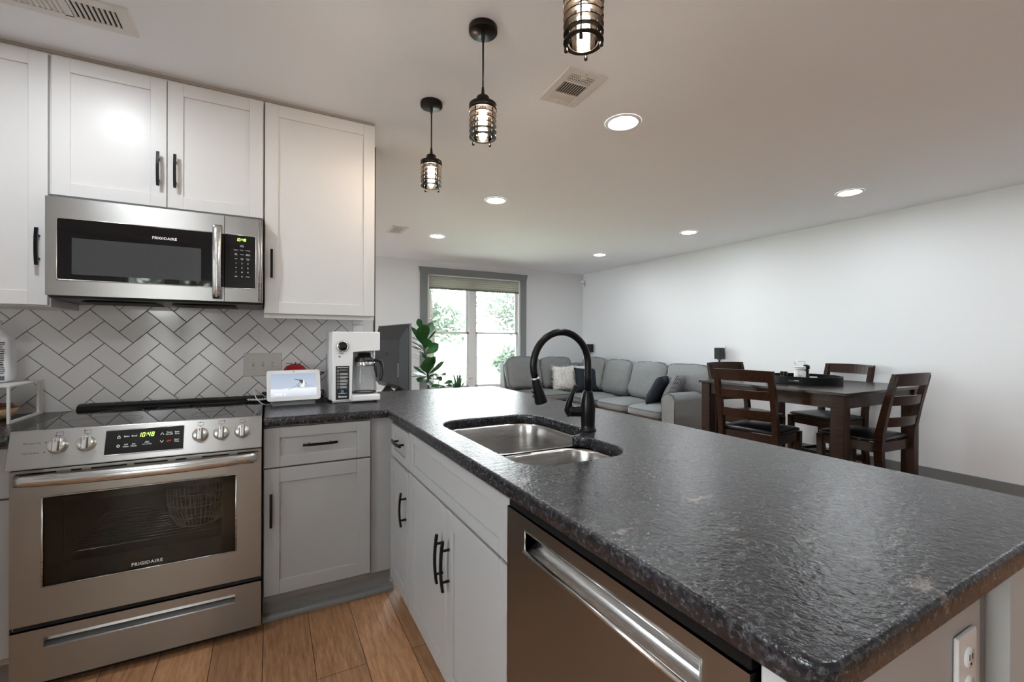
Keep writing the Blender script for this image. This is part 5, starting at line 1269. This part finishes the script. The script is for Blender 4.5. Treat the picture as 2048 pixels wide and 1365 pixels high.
# tray and things on it
tcx2, tcy2 = 4.03, -.66
ty = thing('serving_tray', 'round black serving tray on the dining table', 'tray', (tcx2, tcy2, TH+.0005))
R_ = .275; b = MB()
n = 64; hz = (.022, .038)
def wall_ring(r0, r1):
    L_ = []
    for i in range(n+1):
        a = 2*pi*i/n; L_.append((a, cos(a), sin(a)))
    slots = [radians(208-40.5), radians(208+139.5)]
    for (a, c_, s_), (a2, c2, s2) in zip(L_, L_[1:]):
        am = (a+a2)/2; op = any(abs((am-q+pi) % (2*pi)-pi) < .13 for q in [radians(193), radians(13)])
        for z0, z1 in (((0, hz[0]), (hz[1], .062)) if op else ((0, .062),)):
            b.hexa([(r0*c_, r0*s_, z0), (r1*c_, r1*s_, z0), (r1*c2, r1*s2, z0), (r0*c2, r0*s2, z0), (r0*c_, r0*s_, z1), (r1*c_, r1*s_, z1), (r1*c2, r1*s2, z1), (r0*c2, r0*s2, z1)])
wall_ring(R_-.012, R_)
part('rim', b, mat('black_lacquer', (.006, .007, .007), .45, spec=.12), ty, False)
part('base', MB().lathe([(0, 0), (R_-.011, 0), (R_-.011, .010), (0, .010)], (0, 0, 0), 48), mat('black_lacquer2', (.006, .007, .007), .45, spec=.12), ty, False)
tz = TH+.0110
j = thing('jar', 'white ceramic jar with a wire clamp lid standing on the black tray', 'jar', (3.985, -.655, tz))
part('body', MB().lathe([(.0, 0), (.040, .0), (.043, .006), (.043, .085), (.036, .095), (.036, .10), (0, .10)], (0, 0, 0), 28), POTW, j, False)
part('lid', MB().lathe([(.041, .101), (.044, .106), (.044, .122), (.038, .128), (0, .130)], (0, 0, 0), 28), POTW, j, False)
part('gasket_band', MB().torus((0, 0, .119), .0440, .0022, seg=28), mat('dark_band', (.06, .06, .06), .5), j, False)
b = MB(); b.tube([(-.020, 0, .128), (-.042, 0, .150), (-.046, 0, .162), (-.036, 0, .170), (.036, 0, .170), (.046, 0, .162), (.042, 0, .150), (.020, 0, .128)], .0022, 6)
cw = part('wire_clamp', b, CHROME, j, False); cw.rotation_euler = (0, 0, radians(-28))
b = MB(); b.box(-.006, -.0445, .02, -.003, -.042, .06).box(.004, -.0445, .03, .007, -.042, .055)
pp = part('printed_mark', b, PRINTB, j, False); pp.rotation_euler = (0, 0, radians(-62))
pm = thing('pepper_mill', 'black pepper mill behind the white jar on the tray', 'pepper mill', (4.065, -.665, tz))
part('body', MB().lathe([(.0, 0), (.025, 0), (.026, .01), (.022, .05), (.017, .075), (.021, .09), (.017, .10)], (0, 0, 0), 24), BLACKG, pm, False)
part('head', MB().lathe([(.017, .1005), (.024, .108), (.026, .122), (.022, .136), (.008, .142), (0, .143)], (0, 0, 0), 24), BLACKG, pm, False)
gt = thing('glass_tumbler', 'small clear glass on the left side of the black tray', 'glass', (3.985, -.52, tz))
part('bowl', MB().lathe([(.0, .001), (.022, .001), (.026, .006), (.030, .075), (.0285, .075), (.025, .010), (0, .006)], (0, 0, 0), 24), GLASS, gt, False)
b = MB(); random.seed(8); L_ = []
for i in range(9):
    L_.append([(-.07+.14*i/8, -.05+.10*k/8, .006+.012*abs(sin(i*1.3+k*.8))*abs(sin(k*.9+i*.4))) for k in range(9)])
b.ring_loops(L_, False); bmesh.ops.solidify(b.bm, geom=b.bm.faces[:], thickness=.0015)
nk = solo('napkin', b, mat('white_paper', (.85, .85, .85), .8), 'crumpled white napkin at the right side of the black tray', 'napkin'); nk.location = (4.10, -.765, tz); nk.rotation_euler = (0, 0, .6)
